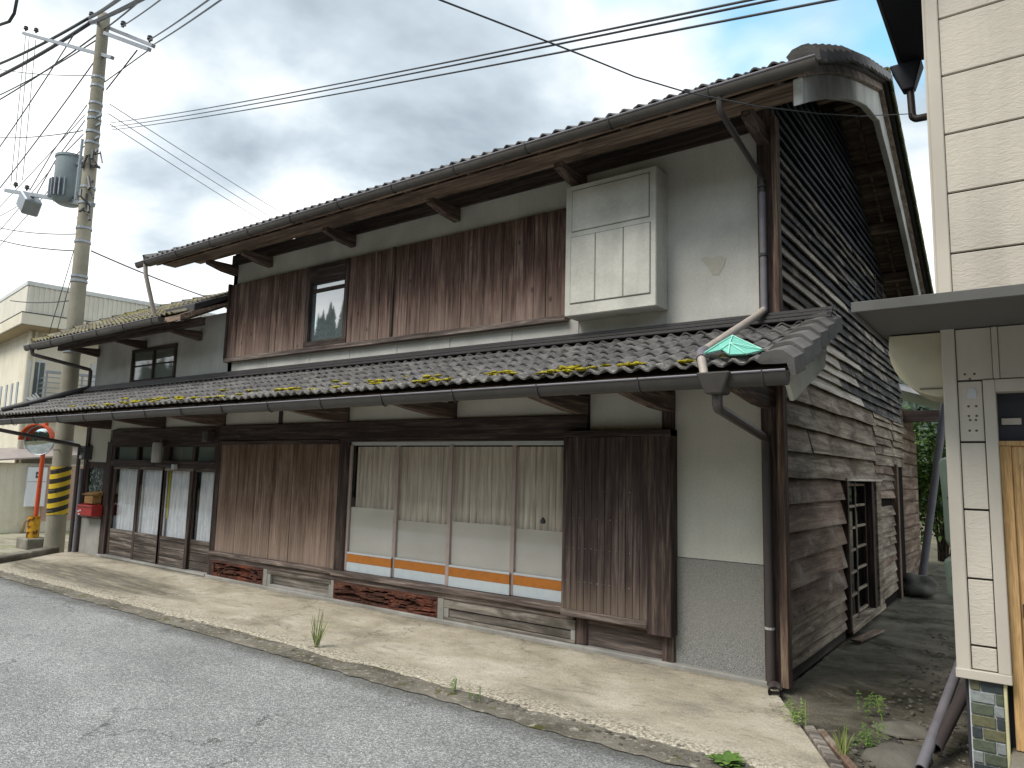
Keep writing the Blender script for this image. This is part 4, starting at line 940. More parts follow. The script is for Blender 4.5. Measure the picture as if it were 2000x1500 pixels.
# marks left by removed fittings
hb = MB()
for (hx, hz) in ((1.45, 2.37), (1.50, 2.37), (1.475, 2.34), (1.46, 2.17), (1.5, 2.17), (1.46, 2.11), (1.50, 2.11), (1.465, 2.085), (1.495, 2.085), (1.46, 2.02), (1.495, 2.02)): hb.lathe([(0, .002), (.007, .001), (.008, 0)], (hx, NY - .001, hz), 6, (0, -1, 0))
hb.build('screw_holes', plain('rust_mark', '6b5f50', .9), NB, kind='stuff')
MB().add([(1.455, NY - .003, 2.22), (1.5, NY - .003, 2.215), (1.505, NY - .003, 2.27), (1.48, NY - .003, 2.29), (1.46, NY - .003, 2.275)], [(0, 1, 2, 3, 4)]).build('torn_sticker', 'framewhite', NB)
# eave, gutter and elbow
ev = np_('eave', 'ndark', .9, 1.4, NY - .6, 1.36, 5.80, 5.95, .01); np_('eave_edge', 'canopy', .87, .9, NY - .6, 1.36, 5.80, 5.98, .005, parent=ev)
np_('roof', 'flash', .86, 5.3, NY - .6, 1.6, 5.98, 6.1, .02)
MB().hexa([(.9, 1.3, 5.52), (1.0, 1.3, 5.52), (1.0, 1.42, 5.52), (.9, 1.42, 5.52), (.80, 1.25, 5.78), (1.08, 1.25, 5.78), (1.08, 1.46, 5.78), (.80, 1.46, 5.78)]).build('hopper', 'ndark', NB, bevel=.01)
pipe([(.96, 1.36, 5.55), (.97, 1.36, 5.25), (1.0, 1.36, 5.22), (1.4, 1.36, 5.2)], .035, 'pipe', parent=NB)
MB().tube([(1.325, NY + .0, 2.74), (1.325, NY, 6.0)], .012, 6).build('corner_cable', 'ntrim', NB)
# pale green plastic covers on the neighbour's side wall
for zz_, hh, lb in ((1.18, .72, 'upper pale green rounded plastic cover on the alley side of the cream house'), (.78, .34, 'lower pale green rounded plastic cover on the alley side of the cream house')):
    r_ = root('plastic_cover', (1.25, .5, zz_), lb, 'cover', 'green covers in the alley')
    pr = [(1.35, zz_), (1.22, zz_), (1.175, zz_ + .06), (1.165, zz_ + hh * .6), (1.15, zz_ + hh - .03), (1.18, zz_ + hh), (1.35, zz_ + hh)]
    MB().prism(pr, 1, .3, .62).build('shell', plain('green_plastic', '6e7d72', .5, .4), r_, bevel=.03); MB().box(1.2, 1.35, .29, .3, zz_ + hh * .55, zz_ + hh * .57).build('seam', 'metaldark', r_)
# leaning loose pipes at the neighbour's base
for q, (a, b, r_, lb) in enumerate((((1.32, .95, .62), (1.14, -1.25, .03), .032, 'longer grey pipe leaning by the tiled base in the alley'), ((1.34, -.2, .36), (1.19, -.98, .08), .038, 'shorter dark open-ended pipe beside the tiled base'))):
    a, b = Vector(a), Vector(b); n_ = (b - a).normalized()
    MB().lathe([(r_, 0), (r_, (b - a).length), (r_ - .006, (b - a).length), (r_ - .006, (b - a).length - .3), (0, (b - a).length - .3)], a, 14, n_).build('loose_pipe', ('pipegrey', 'pipe')[q], None, smooth='auto', label=lb, cat='pipe', group='loose pipes in the alley')
# ------------------------------------------------------------------ stones and litter in the alley
def stone(x, y, z, r, sq, seed, lb, name='stone', mat='stone', cat='stone', grp=None):
    return MB().add(*lump((x, y, z), r, seed, 10, sq, .45)).build(name, mat, None, smooth=True, label=lb, cat=cat, group=grp)
stone(.22, 6.45, .12, .22, (1.1, 1, .8), 3, 'big dark rounded boulder at the far end of the alley by the house')
stone(.98, -1.05, -.03, .30, (.62, 1.3, .2), 5, 'long flat grey paving stone at the alley mouth', 'paving_stone')
stone(.93, -.38, -.03, .22, (.9, .9, .22), 8, 'flat brownish stone behind the long paving stone in the alley', 'paving_stone')
stone(.52, 9.3, .1, .16, (1, 1, .9), 4, 'pale stone by the shrub at the end of the alley')
# loose plank by the side door
MB().bar((.14, 2.2, .02), (.24, 3.0, .02), .1, .02).build('loose_plank', 'clapbrown', None, bevel=.004, label='loose board lying on the ground below the side door sill', cat='plank')
mb = MB(); r6 = random.Random(3)
for k in range(420):
    t = r6.random()
    x, y = (r6.uniform(.7, 1.35), r6.uniform(-1.6, 3.5)) if t < .6 else (r6.uniform(-1.6, .6), -1.82 + r6.gauss(0, .07))
    if t > .9: x = r6.uniform(-6, 1)
    s_ = r6.uniform(.006, .02); mb.add(*lump((x, y, -.01 + s_ * .3), s_, k, 3, (1.3, 1, .6), .5))
mb.build('gravel', 'stone', None, kind='stuff', label='scattered gravel and chips along the pavement edge and alley')
# ------------------------------------------------------------------ weeds
def leafquad(mb, p, d, up, L, w_, bend=.3, n=3):
    p = Vector(p); d = Vector(d).normalized(); s_ = d.cross(Vector(up)).normalized(); k0 = len(mb.v); pts = []
    for i in range(n + 1):
        t = i / n; c_ = p + d * L * t + Vector((0, 0, -bend * L * t * t)); ww = w_ * math.sin(PI * min(.97, t * .85 + .12))
        pts += [c_ - s_ * ww, c_ + s_ * ww]
    mb.add(pts, [(2 * i, 2 * i + 1, 2 * i + 3, 2 * i + 2) for i in range(n)])
def weed(x, y, z, kind, lb, n, size, name='weed', grp='weeds in the pavement joints', seed=0):
    r = random.Random(seed + 31); rt = root(name, (x, y, z), lb, 'plant' if kind != 'grass' else 'grass', grp); mb = MB(); st = MB()
    for k in range(n):
        a = r.uniform(0, 2 * PI); t = r.random()
        if kind == 'grass':
            d = Vector((math.cos(a) * (.08 + .45 * t * t), math.sin(a) * (.08 + .45 * t * t), 1)); leafquad(mb, (x + r.gauss(0, .012), y + r.gauss(0, .012), z), d, (math.cos(a + 1.3), math.sin(a + 1.3), .1), size * r.uniform(.5, 1.1), .0045, .28 * t, 6)
        elif kind == 'rosette':
            d = Vector((math.cos(a), math.sin(a), r.uniform(.25, 1.1))); leafquad(mb, (x + .02 * math.cos(a), y + .02 * math.sin(a), z + r.uniform(0, .03)), d, (0, 0, 1), size * r.uniform(.6, 1.1), size * .22, .35, 4)
        else:
            hgt = size * r.uniform(.3, 1.); px, py = x + r.gauss(0, size * .28), y + r.gauss(0, size * .28)
            if k == 0: st.tube([(px, py, z - .01), (px + r.gauss(0, .03), py + r.gauss(0, .03), z + hgt)], .004, 5)
            for q in range(14):
                a2 = r.uniform(0, 2 * PI); zz_ = z + hgt * r.uniform(.25, 1); leafquad(mb, (px, py, zz_), (math.cos(a2), math.sin(a2), r.uniform(-.1, .6)), (0, 0, 1), size * r.uniform(.08, .18), size * .026, .3, 3)
    mb.build('leaves', 'grassb' if kind == 'grass' else 'weed', rt)
    if st.v: st.build('stem', 'weed', rt)
    return rt
weed(-3.81, -1.67, 0, 'grass', 'tall thin grass tuft in the pavement edge before the shop window', 24, .40, 'grass_tuft', 'weeds in the pavement joints', 1)
weed(-1.96, -1.86, -.01, 'bush', 'low green weed at the road edge, the left of the close pair', 9, .13, seed=2)
weed(-1.68, -1.88, -.01, 'bush', 'low green weed at the road edge, the right of the close pair', 8, .12, seed=3)
weed(.19, -1.84, -.01, 'rosette', 'bright green leafy rosette weed at the bottom of the picture', 26, .12, seed=4)
weed(.33, -.86, 0, 'bush', 'green weed clump in the joint below the house corner', 16, .2, seed=5)
weed(.74, -.28, 0, 'bush', 'leafy weed in the alley, behind the bushier alley weed', 11, .24, seed=6)
weed(.80, -.95, -.02, 'bush', 'bushy green weed beside the long paving stone', 16, .2, seed=7)
weed(.72, -1.25, -.02, 'grass', 'dry grass tuft next to the long paving stone', 40, .22, 'grass_tuft', seed=8)
# shrub at the alley end
def shrub(name, x, y, z0, rx_, rz_, n, mat, lb, cat, seed, trunk=True, size=.09, grp=None):
    r = random.Random(seed); rt = root(name, (x, y, z0), lb, cat, grp); mb = MB(); tb = MB(); cl = []
    for k in range(max(6, n // 90)):
        a = r.uniform(0, 2 * PI); u = r.uniform(-1, 1); q = r.random() ** .4
        cl.append(Vector((x + rx_ * q * math.cos(a) * math.sqrt(1 - u * u * .8), y + rx_ * q * math.sin(a) * math.sqrt(1 - u * u * .8), z0 + rz_ * (1.25 + u * .95 * q))))
    for k in range(n):
        c_ = r.choice(cl); p_ = c_ + Vector((r.gauss(0, 1), r.gauss(0, 1), r.gauss(0, .8))) * rx_ * .2
        d = Vector((r.gauss(0, 1), r.gauss(0, 1), r.gauss(0, .6))); leafquad(mb, p_, d, (r.random(), r.random(), 1), size * r.uniform(.6, 1.3), size * .3, .25, 2)
    mb.build('crown', mat, rt)
    for c_ in cl[:18]: tb.tube([(x + r.gauss(0, .06), y + r.gauss(0, .06), z0 - .05), (x + (c_.x - x) * .35, y + (c_.y - y) * .35, z0 + (c_.z - z0) * .5), c_], .03, 5, True, .006)
    tb.build('trunk', 'bark', rt); return rt
shrub('shrub', -.1, 13.2, -.05, 1.3, 1.5, 5200, 'leaf', 'leafy green shrub seen at the far end of the alley', 'shrub', 1, size=.13)
shrub('shrub', 1.6, 15, -.05, 1.5, 1.9, 3000, 'leaf', 'green shrub behind the pale green covers at the alley end', 'shrub', 2, size=.14)
# ------------------------------------------------------------------ UTILITY POLE
PB, PT = Vector((-14.15, .09, -.2)), Vector((-14.33, .09, 11.45))
def pp(z): return PB.lerp(PT, (z + .2) / 11.65)
PO = root('utility_pole', PB, 'tall concrete utility pole with crossarms at the street corner', 'utility pole')
MAT['poleconc'] = plaster('pole_concrete', 'a49e8e', '78756a', .8, .003)
MB().tube([PB, pp(2), pp(5), pp(8), PT], .182, 20, True, .115).build('shaft', 'poleconc', PO, smooth='auto')
MB().lathe([(0, .07), (.08, .06), (.12, .0), (.12, -.15)], PT, 14).build('cap', 'poleconc', PO, smooth=True)
M = MT('warning_stripes', .5, .4); p = M.pos(); x_ = M.xyz(p); wv = M.math('FRACT', M.math('ADD', M.math('MULTIPLY', x_[2], 5.2), M.math('MULTIPLY', x_[1], -1.6)), 0)
M.color(M.mix(M.ramp(wv, [(.49, 0.), (.5, 1.)]), 'd3b32d', '2e2a22')); M.bump(M.math('FRACT', M.math('MULTIPLY', x_[2], 5.2), 0), .004); MAT['stripe'] = M.m
MB().tube([pp(.62), pp(1.57)], .186, 20, False).build('striped_guard', 'stripe', PO, smooth='auto')
for z in (.7, 1.1, 1.5, 1.9): MB().tube([pp(z) + Vector((.1, -.1, 0)), pp(z) + Vector((.22, -.26, 0))], .012, 6).build('step_bolt', 'metal', PO)
for z in (2.05, 3.9, 4.35, 5.4, 5.5, 6.25, 6.55, 7.1, 7.45, 8.45, 8.7, 9.0, 9.15, 9.35, 9.75, 9.95): MB().tube([pp(z), pp(z + .05)], .19 - z * .006 + .004, 18, False).build('band', 'metal', PO)
def arm(a, b, w_=.075, name='crossarm'): return MB().bar(a, b, w_, w_).build(name, 'metal', PO, bevel=.006)
def PXY(px, py, dy=0.): return at(px, py, 1, PB.y + dy)
def insul(p, parent=None, s_=1.):
    return MB().lathe([(0, 0), (.02, 0), (.02, .04), (.055, .05), (.055, .075), (.03, .09), (.05, .1), (.05, .12), (.02, .14), (0, .14)], p, 10).build('insulator', plain('porcelain', '6c6462', .3, .6) if False else 'metaldark', parent or PO, smooth=True)
arm(PXY(172, 38, .12), PXY(300, 90, .12)); arm(PXY(205, 65, -.12), PXY(292, 97, -.12)); arm(PXY(46, 65), PXY(220, 113)); arm(PXY(12, 372), PXY(182, 400), .09)
for q in ((178, 36), (240, 55), (292, 84), (50, 62), (70, 66), (30, 368), (52, 374)): insul(PXY(*q) + Vector((0, 0, .02)))
for q in (8.55, 8.85, 9.05, 8.25): MB().obox(pp(q) + Vector((.22, 0, 0)), ((1, 0, 0), (0, 1, 0), (0, 0, 1)), (.1, .02, .03)).build('cable_clamp', 'metal', PO, bevel=.005)
tr2 = root('pole_switch', PXY(60, 390), 'grey fuse switch hanging under the lower pole arm', 'switch')
MB().obox(PXY(57, 398), ((.8, 0, -.6), (0, 1, 0), (.6, 0, .8)), (.26, .18, .2)).build('case', 'metal', tr2, bevel=.03)
for q in range(3): MB().lathe([(0, 0), (.03, 0), (.03, .1), (.06, .11), (.06, .14), (0, .16)], PXY(44 + q * 8, 392 + q * 4), 8, (-.6, 0, .8)).build('insulator', 'metaldark', tr2, smooth=True)
wj = MB(); rj = random.Random(9)
for k in range(26):
    z = rj.uniform(6.8, 8.3); a = pp(z) + Vector((.2 + rj.gauss(0, .05), -.1 + rj.gauss(0, .08), 0)); wj.tube([a, a + Vector((rj.gauss(.06, .08), rj.gauss(0, .06), rj.uniform(-.3, .05)))], rj.uniform(.012, .03), 5)
wj.build('splice_bundle', 'metaldark', PO)
MB().tube([pp(7.25) + Vector((-.3, -.1, 0)), pp(8.6) + Vector((-.24, -.1, 0))], .03, 8).build('riser_pipe', 'metal', PO)
# transformer
TB = PXY(132, 400)
TR = root('transformer', TB, 'grey cylindrical transformer mounted on the utility pole', 'transformer')
MB().lathe([(0, 0), (.2, .0), (.29, .06), (.31, .1), (.31, 1.02), (.33, 1.03), (.33, 1.08), (.2, 1.13), (0, 1.14)], TB, 22).build('tank', plain('transformer_grey', '8d989c', .45, .4, .1, .2), TR, smooth='auto')
for k in range(10):
    a = -PI * .95 + k * PI / 9 * .75; MB().obox(TB + Vector((.33 * math.cos(a), .33 * math.sin(a), .3)), ((math.cos(a), math.sin(a), 0), (-math.sin(a), math.cos(a), 0), (0, 0, 1)), (.06, .012, .2)).build('cooling_fin', 'metal', TR)
for q in ((-.32, -.12, .95), (-.36, .0, .75), (-.36, -.05, .2)): MB().lathe([(0, 0), (.04, 0), (.06, .03), (.04, .06), (.06, .09), (.03, .14), (0, .16)], TB + Vector(q), 8, (-1, -.3, .4)).build('bushing', plain('bushing_brown', '8a7a66', .3, .6), TR, smooth=True)
for z in (.12, .85): MB().bar(TB + Vector((.25, 0, z)), pp(TB.z + z), .08, .05).build('hanger', 'metal', TR)
# ------------------------------------------------------------------ traffic mirror
MP = Vector((-15.85, .34, -.2))
TM = root('traffic_mirror', MP, 'round orange-rimmed convex traffic mirror on a leaning orange post', 'traffic mirror')
MAT['opaint'] = plain('orange_paint', 'd0552c', .5, .4, 0, .35, 8)
MB().tube([MP + Vector((0, 0, .12)), MP + Vector((.05, 0, 2.0)), MP + Vector((.06, 0, 2.75))], .045, 12).build('post', 'opaint', TM, smooth='auto')
fcg = Vector((.62, -.78, -.06)).normalized(); mc = Vector((-15.82, .25, 2.12))
MB().lathe([(.30, -.02), (.318, -.03), (.322, .015), (.30, .0)], mc, 28, fcg).build('rim', 'metal', TM, smooth='auto')
M = MT('mirror_steel', .04, .5, 1.); M.color('cfd6d4'); MAT['mirror'] = M.m
MB().lathe([(0, .05)] + [(.30 * math.sin(t), .05 - .05 * (1 - math.cos(t)) / (1 - math.cos(1.2)) * 1.0) for t in (.2, .4, .6, .8)] + [(.305, .0)], mc, 28, fcg).build('mirror_face', 'mirror', TM, smooth=True)
MB().prism([(.355 * math.cos(PI * k / 12), .355 * math.sin(PI * k / 12)) for k in range(13)] + [(.33 * math.cos(PI * k / 12), .33 * math.sin(PI * k / 12)) for k in range(12, -1, -1)], 1, -.18, .0).build('hood', 'opaint', TM)
hd = bpy.data.objects['hood']; hd.matrix_basis = Matrix.Translation(mc) @ Matrix.Rotation(math.atan2(fcg.x, -fcg.y), 4, 'Z')
M = MT('reflective_cap', .5, .4); p = M.pos(); n_ = M.noise(p, 9, (1, 1, 1), 5, .6); M.color(M.ramp(n_, [(.42, '4a2a1a'), (.5, 'c08a1e'), (.62, 'd8a52a')])); MAT['refcap'] = M.m
MB().tube([MP + Vector((0, -.02, .16)), MP + Vector((.0, -.02, .68))], .12, 16, False).build('reflector_sleeve', 'refcap', TM, smooth='auto')
MB().box(MP.x - .28, MP.x + .28, MP.y - .22, MP.y + .22, -.21, .02).build('base_block', 'kerb', TM, bevel=.02)
# ------------------------------------------------------------------ overhead wires
MAT['wire'] = plain('wire_black', '3a3b40', .5, .4)
def cable(pts, r, lb, grp='overhead wires', sag=0., n=14, name='overhead_wire'):
    pts = [Vector(q) for q in pts]
    if len(pts) == 2:
        a, b = pts; pts = [a.lerp(b, i / n) + Vector((0, 0, -sag * 4 * (i / n) * (1 - i / n))) for i in range(n + 1)]
    return MB().tube(pts, r, 5).build(name, 'wire', None, smooth=True, label=lb, cat='wire', group=grp)
def onv(px, py, S, E):   # where the sight line meets the vertical plane through S and E
    nrm = Vector((E.y - S.y, S.x - E.x, 0)); r = rx * (px - 1000.) + dn * (py - 750.) + fw * FPX
    return CAM + r * ((S - CAM).dot(nrm) / r.dot(nrm))
for k, (p0, q, w_) in enumerate((((216, 240), (1290, 0), 'uppermost'), ((216, 248), (1330, 0), 'middle'), ((216, 254), (1425, 0), 'lowest'))):
    a = PXY(*p0); b = at(*q, 1, -3.0); cable((a, a + (b - a) * 1.5), .0065, 'long wire crossing the sky above the main roof, %s of the three' % w_, sag=.12)
S, E_ = at(850, -20, 1, -4.2), Vector((.97, 1.36, 5.28))
cable([onv(px, py, S, E_) for px, py in ((700, -75), (860, 0), (1010, 58), (1130, 105), (1240, 150), (1340, 180), (1480, 208), (1600, 222), (1680, 227))] + [E_], .0045, 'thin sagging service wire passing before the roof corner to the cream house')
for k, (p0, q, w_) in enumerate((((214, 203), (560, 420), 'uppermost'), ((212, 222), (545, 432), 'middle'), ((214, 242), (520, 434), 'lowest'))):
    a = PXY(*p0); b = at(*q, 1, 9.); cable((a, a + (b - a) * 1.35), .009, 'wire running from the pole down behind the roof, %s of the three' % w_, sag=.05)
def lw(p0, q, r, lb, xl=-21., sag=.1, ext=1.3):
    a = PXY(*p0); b = at(*q, 0, xl); return cable((a, a + (b - a) * ext), r, lb, sag=sag)
lw((174, 35), (0, 120), .035, 'thick black cable at the upper left, upper of the two'); lw((176, 45), (0, 144), .045, 'thick black cable at the upper left, lower of the two')
lw((192, 76), (0, 181), .016, 'thin wire left of the pole just under the thick cables'); lw((205, 56), (0, 190), .018, 'wire with small hooks left of the pole under the thick cables')
lw((147, 63), (0, 282), .014, 'steep wire from the left crossarm to the left edge'); lw((190, 112), (0, 363), .014, 'steep wire from the pole under the crossarms to the left edge')
lw((183, 147), (0, 131), .010, 'almost level thin wire left of the pole at the crossarms'); lw((162, 255), (0, 264), .012, 'almost level wire left of the pole above the transformer')
lw((147, 457), (0, 440), .012, 'almost level wire left of the pole below the transformer'); lw((150, 490), (0, 464), .014, 'telephone cable left of the pole below the transformer')
lw((138, 587), (20, 587), .012, 'short level cable in front of the cream building parapet', -19.5, .05, 1.0)
def uw_(p0, q, r, lb, y=-3., ext=1.4): a = PXY(*p0); b = at(*q, 1, y); return cable((a, a + (b - a) * ext), r, lb, sag=.03)
uw_((174, 35), (226, 0), .035, 'thick black cable rising from the pole top, left one', -1.); uw_((178, 45), (268, 0), .04, 'thick black cable rising from the pole top, right one', -1.)
uw_((205, 56), (272, 0), .016, 'thin wire rising from the pole top beside the thick cables', -1.); uw_((237, 52), (309, 0), .012, 'wire rising from the right crossarm near the pole', -1.5)
uw_((290, 79), (402, 0), .012, 'wire rising from the tip of the right crossarm, left one', -2.); uw_((300, 87), (426, 0), .012, 'wire rising from the tip of the right crossarm, right one', -2.)
for k, (p0, q) in enumerate((((100, 330), (0, 448)), ((112, 352), (0, 478)), ((70, 380), (0, 420)), ((165, 225), (0, 402)))): lw(p0, q, .009, ('second', 'lowest', 'third', 'uppermost')[k] + ' of the steep thin wires spreading left below the transformer', sag=.04)
cable((PXY(150, 470), PXY(96, 650)), .008, 'thin stay wire running down beside the pole, left one', sag=0); cable((PXY(158, 470), PXY(108, 660)), .008, 'thin stay wire running down beside the pole, right one', sag=0)
a, b = PXY(178, 490), at(400, 577, 1, 4.); cable((a, a + (b - a) * 1.2), .016, 'telephone cable sloping from the pole behind the wing roof', sag=.05)
for k, (p0, q) in enumerate((((50, 70), (21, 362)), ((57, 72), (31, 358)), ((70, 77), (44, 352)))): cable((PXY(*p0), PXY(*q)), .008, ('left', 'middle', 'right')[k] + ' of the three thin drop wires between the two left pole arms', sag=0)
for k, (p0, q) in enumerate((((170, 205), (58, 372)), ((166, 235), (72, 378)), ((163, 262), (112, 322)), ((165, 285), (118, 350)))):
    a, b = PXY(*p0), PXY(*q); cable([a, a.lerp(b, .5) + Vector((0, -.1, -.12)), b], .011, ('outermost', 'second', 'third', 'innermost')[k] + ' of the slack wires from the pole to the transformer arm')
cable((PXY(292, 97), PXY(205, 160)), .012, 'short brace wire from the right crossarm back to the pole, upper one'); cable((PXY(268, 98), PXY(208, 175)), .014, 'short brace wire from the right crossarm back to the pole, lower one')
cable([PXY(-20, 58, -3), PXY(0, 48, -3), PXY(18, 42, -3), PXY(28, 26, -3), PXY(33, 0, -3), PXY(34, -30, -3)], .022, 'curved black cable in the very top left corner')
# ------------------------------------------------------------------ CREAM BUILDING ACROSS THE SIDE STREET
O = Vector((-20.37, 1.44, -.2)); U = Vector((-.9917, .129, 0)); Rv = Vector((.129, .9917, 0))
BG = root('cream_building', O, 'cream two-storey building with flat ribbed parapet across the side street', 'building')
MAT['bcream'] = plaster('cream_render', 'e9e2d0', 'c0b69e', .5); MAT['bribs'] = plaster('cream_ribbed_sheet', 'e4dfd2', 'c0b9a9', .4); MAT['bcap'] = plain('white_cap', 'd5d6d4', .5)
MAT['bsoff'] = plaster('tan_soffit', 'b3a284', '8a7a5f', .5); MAT['bwin'] = plain('window_dark', '5d6668', .2, .6); MAT['bbrown'] = plain('plinth_dark', '5c534b', .8)
def bb(name, mat, r0, r1, u0, u1, z0, z1, parent=None, bevel=.01):
    return MB().obox(O + Rv * ((r0 + r1) / 2) + U * ((u0 + u1) / 2) + Vector((0, 0, (z0 + z1) / 2 + .2)), (Rv, U, (0, 0, 1)), ((r1 - r0) / 2, (u1 - u0) / 2, (z1 - z0) / 2)).build(name, mat, parent or BG, bevel=bevel)
bb('wall', 'bcream', 0, 7.5, 0, 8, -.2, 5.25); bb('plinth', 'bbrown', -.02, 7.5, -.02, 8, -.2, .1)
sl_ = bb('overhang', 'bcream', -.42, 8, -.85, 9, 5.24, 5.55); bb('soffit', 'bsoff', -.38, 8, -.8, 9, 5.215, 5.238, sl_); bb('drip_line', 'metaldark', -.43, 8, -.86, 9, 5.55, 5.575, sl_)
pa = bb('parapet', 'bribs', -.34, 8, -.78, 9, 5.575, 6.3); bb('cap', 'bcap', -.36, 8.1, -.82, 9, 6.3, 6.42, pa)
for k in range(42): bb('rib', 'bribs', -.3 + k * .12, -.25 + k * .12, -.80, -.775, 5.575, 6.3, pa, .006)
for k, u0 in enumerate((.72, 1.35, 2.0, 2.7)): w = bb('window', 'bwin', -.015, .02, u0, u0 + .22, 2.75, 3.85, None, .004); bb('sill', 'bcap', -.04, .02, u0 - .02, u0 + .24, 2.7, 2.75, w, .004)
w = bb('window', 'bcap', .1, .42, -.04, .02, 3.15, 4.42, None, .006); bb('pane', 'bwin', .14, .26, -.055, -.04, 3.2, 4.36, w, .002); bb('pane', 'bwin', .29, .40, -.06, -.045, 3.2, 4.36, w, .002)
w = bb('window', 'bcap', 1.55, 2.0, -.04, .02, 3.6, 4.5, None, .006); bb('pane', 'bwin', 1.7, 1.98, -.055, -.04, 3.65, 4.45, w, .002)
ba = bb('balcony', 'bcream', .3, 3.2, -.75, 0, 3.0, 3.1)
for k in range(6): bb('rail', 'metal', .3, 3.2, -.74, -.71, 3.2 + k * .14, 3.225 + k * .14, ba, 0); bb('rail', 'metal', .3, .33, -.74, 0, 3.2 + k * .14, 3.225 + k * .14, ba, 0)
bb('handrail', 'metal', .28, 3.2, -.77, -.69, 4.02, 4.09, ba, .005)
for r_ in (.3, .75, 1.15, 1.9, 2.6): bb('baluster', 'metal', r_, r_ + .04, -.75, -.71, 3.1, 4.02, ba, 0)
for r_ in (-.02, .12): MB().tube([O + Rv * r_ + U * -.09 + Vector((0, 0, -.0)), O + Rv * r_ + U * -.09 + Vector((0, 0, 5.4))], .05 if r_ < 0 else .04, 10).build('drain_pipe', 'bcream', BG, smooth='auto')
MB().tube([O + Rv * .02 + U * -.06 + Vector((0, 0, 3.4)), O + Rv * .02 + U * -.06 + Vector((0, 0, 4.6))], .07, 10).build('service_pipe', 'bcap', BG)
for k in range(4): MB().bar(O + Rv * (.05 + k * .06) + U * -.14 + Vector((0, 0, 3.55 + .05 * k)), O + Rv * (.3 + k * .07) + U * -.3 + Vector((0, 0, 3.45 - .06 * k)), .05, .04).build('bracket', 'bcap', BG)
# lean-to shed with its pinkish roof
sd2 = root('lean_to_shed', O + Rv * .4 + U * -1, 'low cream lean-to shed with pale metal roof behind the traffic mirror', 'shed')
bb('shed_wall', 'bcream', -.6, 1.9, -.75, -.0, -.2, 1.6, sd2)
def q3(r_, u_, z): return O + Rv * r_ + U * u_ + Vector((0, 0, z + .2))
MB().hexa([q3(-.9, -1.0, 1.62), q3(1.5, -1.0, 1.85), q3(1.5, 0, 2.1), q3(-.9, 0, 1.9), q3(-.9, -1.0, 1.66), q3(1.5, -1.0, 1.89), q3(1.5, 0, 2.14), q3(-.9, 0, 1.94)]).build('shed_roof', plain('pink_metal', 'b3a7a3', .5, .4, .2), sd2)
for k in range(5): bb('wall_batten', 'bcream', -.5 + k * .16, -.48 + k * .16, -.765, -.75, 0, 1.58, sd2, 0)
bb('door_panel', plain('pink_wall', 'c9a99b', .8), .5, 1.4, -.765, -.75, .1, 1.55, sd2, 0)
cb_ = root('meter_cabinet', O + Rv * .4 + U * -.9, 'white electric meter cabinet with a dark round window on the lean-to shed', 'cabinet')
bb('cabinet', plain('cabinet_white', 'eceff4', .5, .4, 0, .08), .08, .52, -.93, -.77, .48, 1.5, cb_, .012); bb('meter_window', 'metaldark', .26, .36, -.94, -.93, 1.22, 1.38, cb_, .003); bb('joint', 'metaldark', .08, .52, -.935, -.93, 1.12, 1.127, cb_, 0); bb('dial', 'bcap', .28, .34, -.945, -.94, 1.28, 1.32, cb_, 0)
MB().tube([q3(.4, -.85, .48), q3(.36, -.85, .25), q3(.12, -.85, .1), q3(.1, -.85, -.2)], .05, 8).build('conduit', 'bsoff', cb_, smooth=True)
# tan doorway unit right of the pole and its small hood
st = root('entrance_hood', O + Rv * 2.6 + U * -.5, 'cream doorway with small brown hood seen between pole and house', 'doorway')
bb('panel', 'bcream', 2.2, 3.4, -.6, .0, -.2, 1.75, st); MB().hexa([q3(2.1, -1.0, 1.55), q3(3.6, -1.0, 1.55), q3(3.6, -.0, 2.05), q3(2.1, -.0, 2.05), q3(2.1, -1.0, 1.6), q3(3.6, -1.0, 1.6), q3(3.6, 0, 2.1), q3(2.1, 0, 2.1)]).build('hood', 'bbrown', st)
bb('door', plain('door_tan2', 'c2a27a', .7), 2.5, 3.1, -.615, -.6, -.1, 1.5, st, .004); bb('grille', 'metaldark', 2.28, 2.4, -.62, -.6, 1.0, 1.5, st, .002)
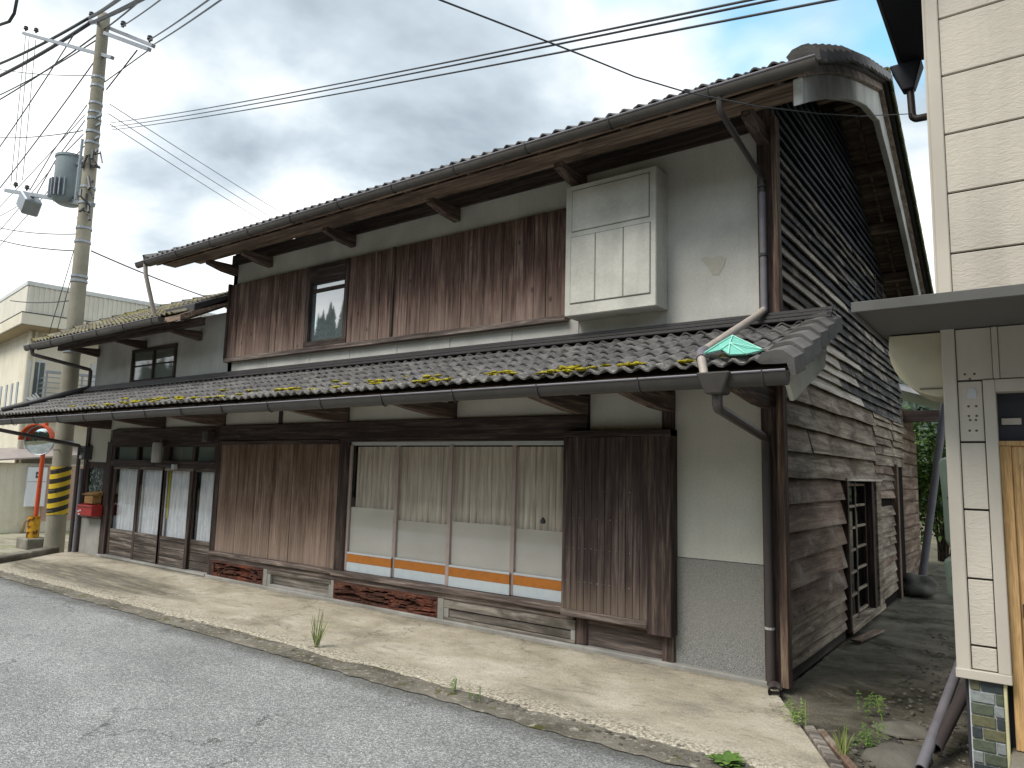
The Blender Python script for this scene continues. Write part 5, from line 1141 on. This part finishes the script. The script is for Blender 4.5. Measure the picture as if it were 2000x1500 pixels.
# ------------------------------------------------------------------ hills and woods
def hill(name, mat, x0, x1, yf, yb, hmax, n=60):
    vs = []; fs = []
    for j in range(9):
        for i in range(n + 1):
            x = x0 + (x1 - x0) * i / n; t = j / 8; y = yf + (yb - yf) * t
            h = hmax * (t ** .8) * (1 + .35 * noise.noise(Vector((x * .02, t, 3)))); vs.append((x, y + 4 * noise.noise(Vector((x * .05, t, 1))), -.4 + h))
    for j in range(8):
        for i in range(n): a = j * (n + 1) + i; fs.append((a, a + 1, a + n + 2, a + n + 1))
    return MB().add(vs, fs).build(name, mat, None, smooth=True, kind='structure'), vs
def conifers(mb, pts, r, hmin, hmax):
    for (x, y, z) in pts:
        h = r.uniform(hmin, hmax); w_ = h * r.uniform(.16, .22); tiers = 6
        for q in range(tiers):
            zb = z + h * (.1 + .8 * q / tiers); rr = w_ * (1 - q / tiers * .85); m_ = 8; a0 = r.uniform(0, 6)
            ring = [(x + rr * r.uniform(.6, 1.15) * math.cos(a0 + 2 * PI * k / m_), y + rr * r.uniform(.6, 1.15) * math.sin(a0 + 2 * PI * k / m_), zb + r.uniform(-.1, .05) * h * .3) for k in range(m_)]
            mb.add(ring + [(x, y, zb + h * .27)], [(k, (k + 1) % m_, m_) for k in range(m_)])
r7 = random.Random(17)
for nm, yf, yb, x0, x1, hm, lb in (('hill', 48, 95, -40, 70, 11, 'conifer wood on the hill behind the houses'), ('hill', -28, -62, -120, 60, 17, 'conifer wood on the hill across the street')):
    hl, hv = hill(nm, 'conifer', x0, x1, yf, yb, hm); mb = MB()
    conifers(mb, [(v[0] + r7.uniform(-1.5, 1.5), v[1] + r7.uniform(-2, 2), v[2]) for v in hv for _ in range(2)], r7, 5, 8.5)
    mb.build('conifer_wood', 'conifer', None, kind='stuff', label=lb)
# second pole across the street, mirrored in the upper window
def copytree(o, parent=None):
    c_ = o.copy(); COL.objects.link(c_)
    if parent is not None: c_.parent = parent
    for ch_ in list(o.children): copytree(ch_, c_)
    return c_
P2 = copytree(PO); P2.location = Vector((-17.5, -9.0, -.2)); P2.rotation_euler = (0, 0, .6); tag(P2, 'concrete utility pole across the street, mirrored in the upper window', 'utility pole')
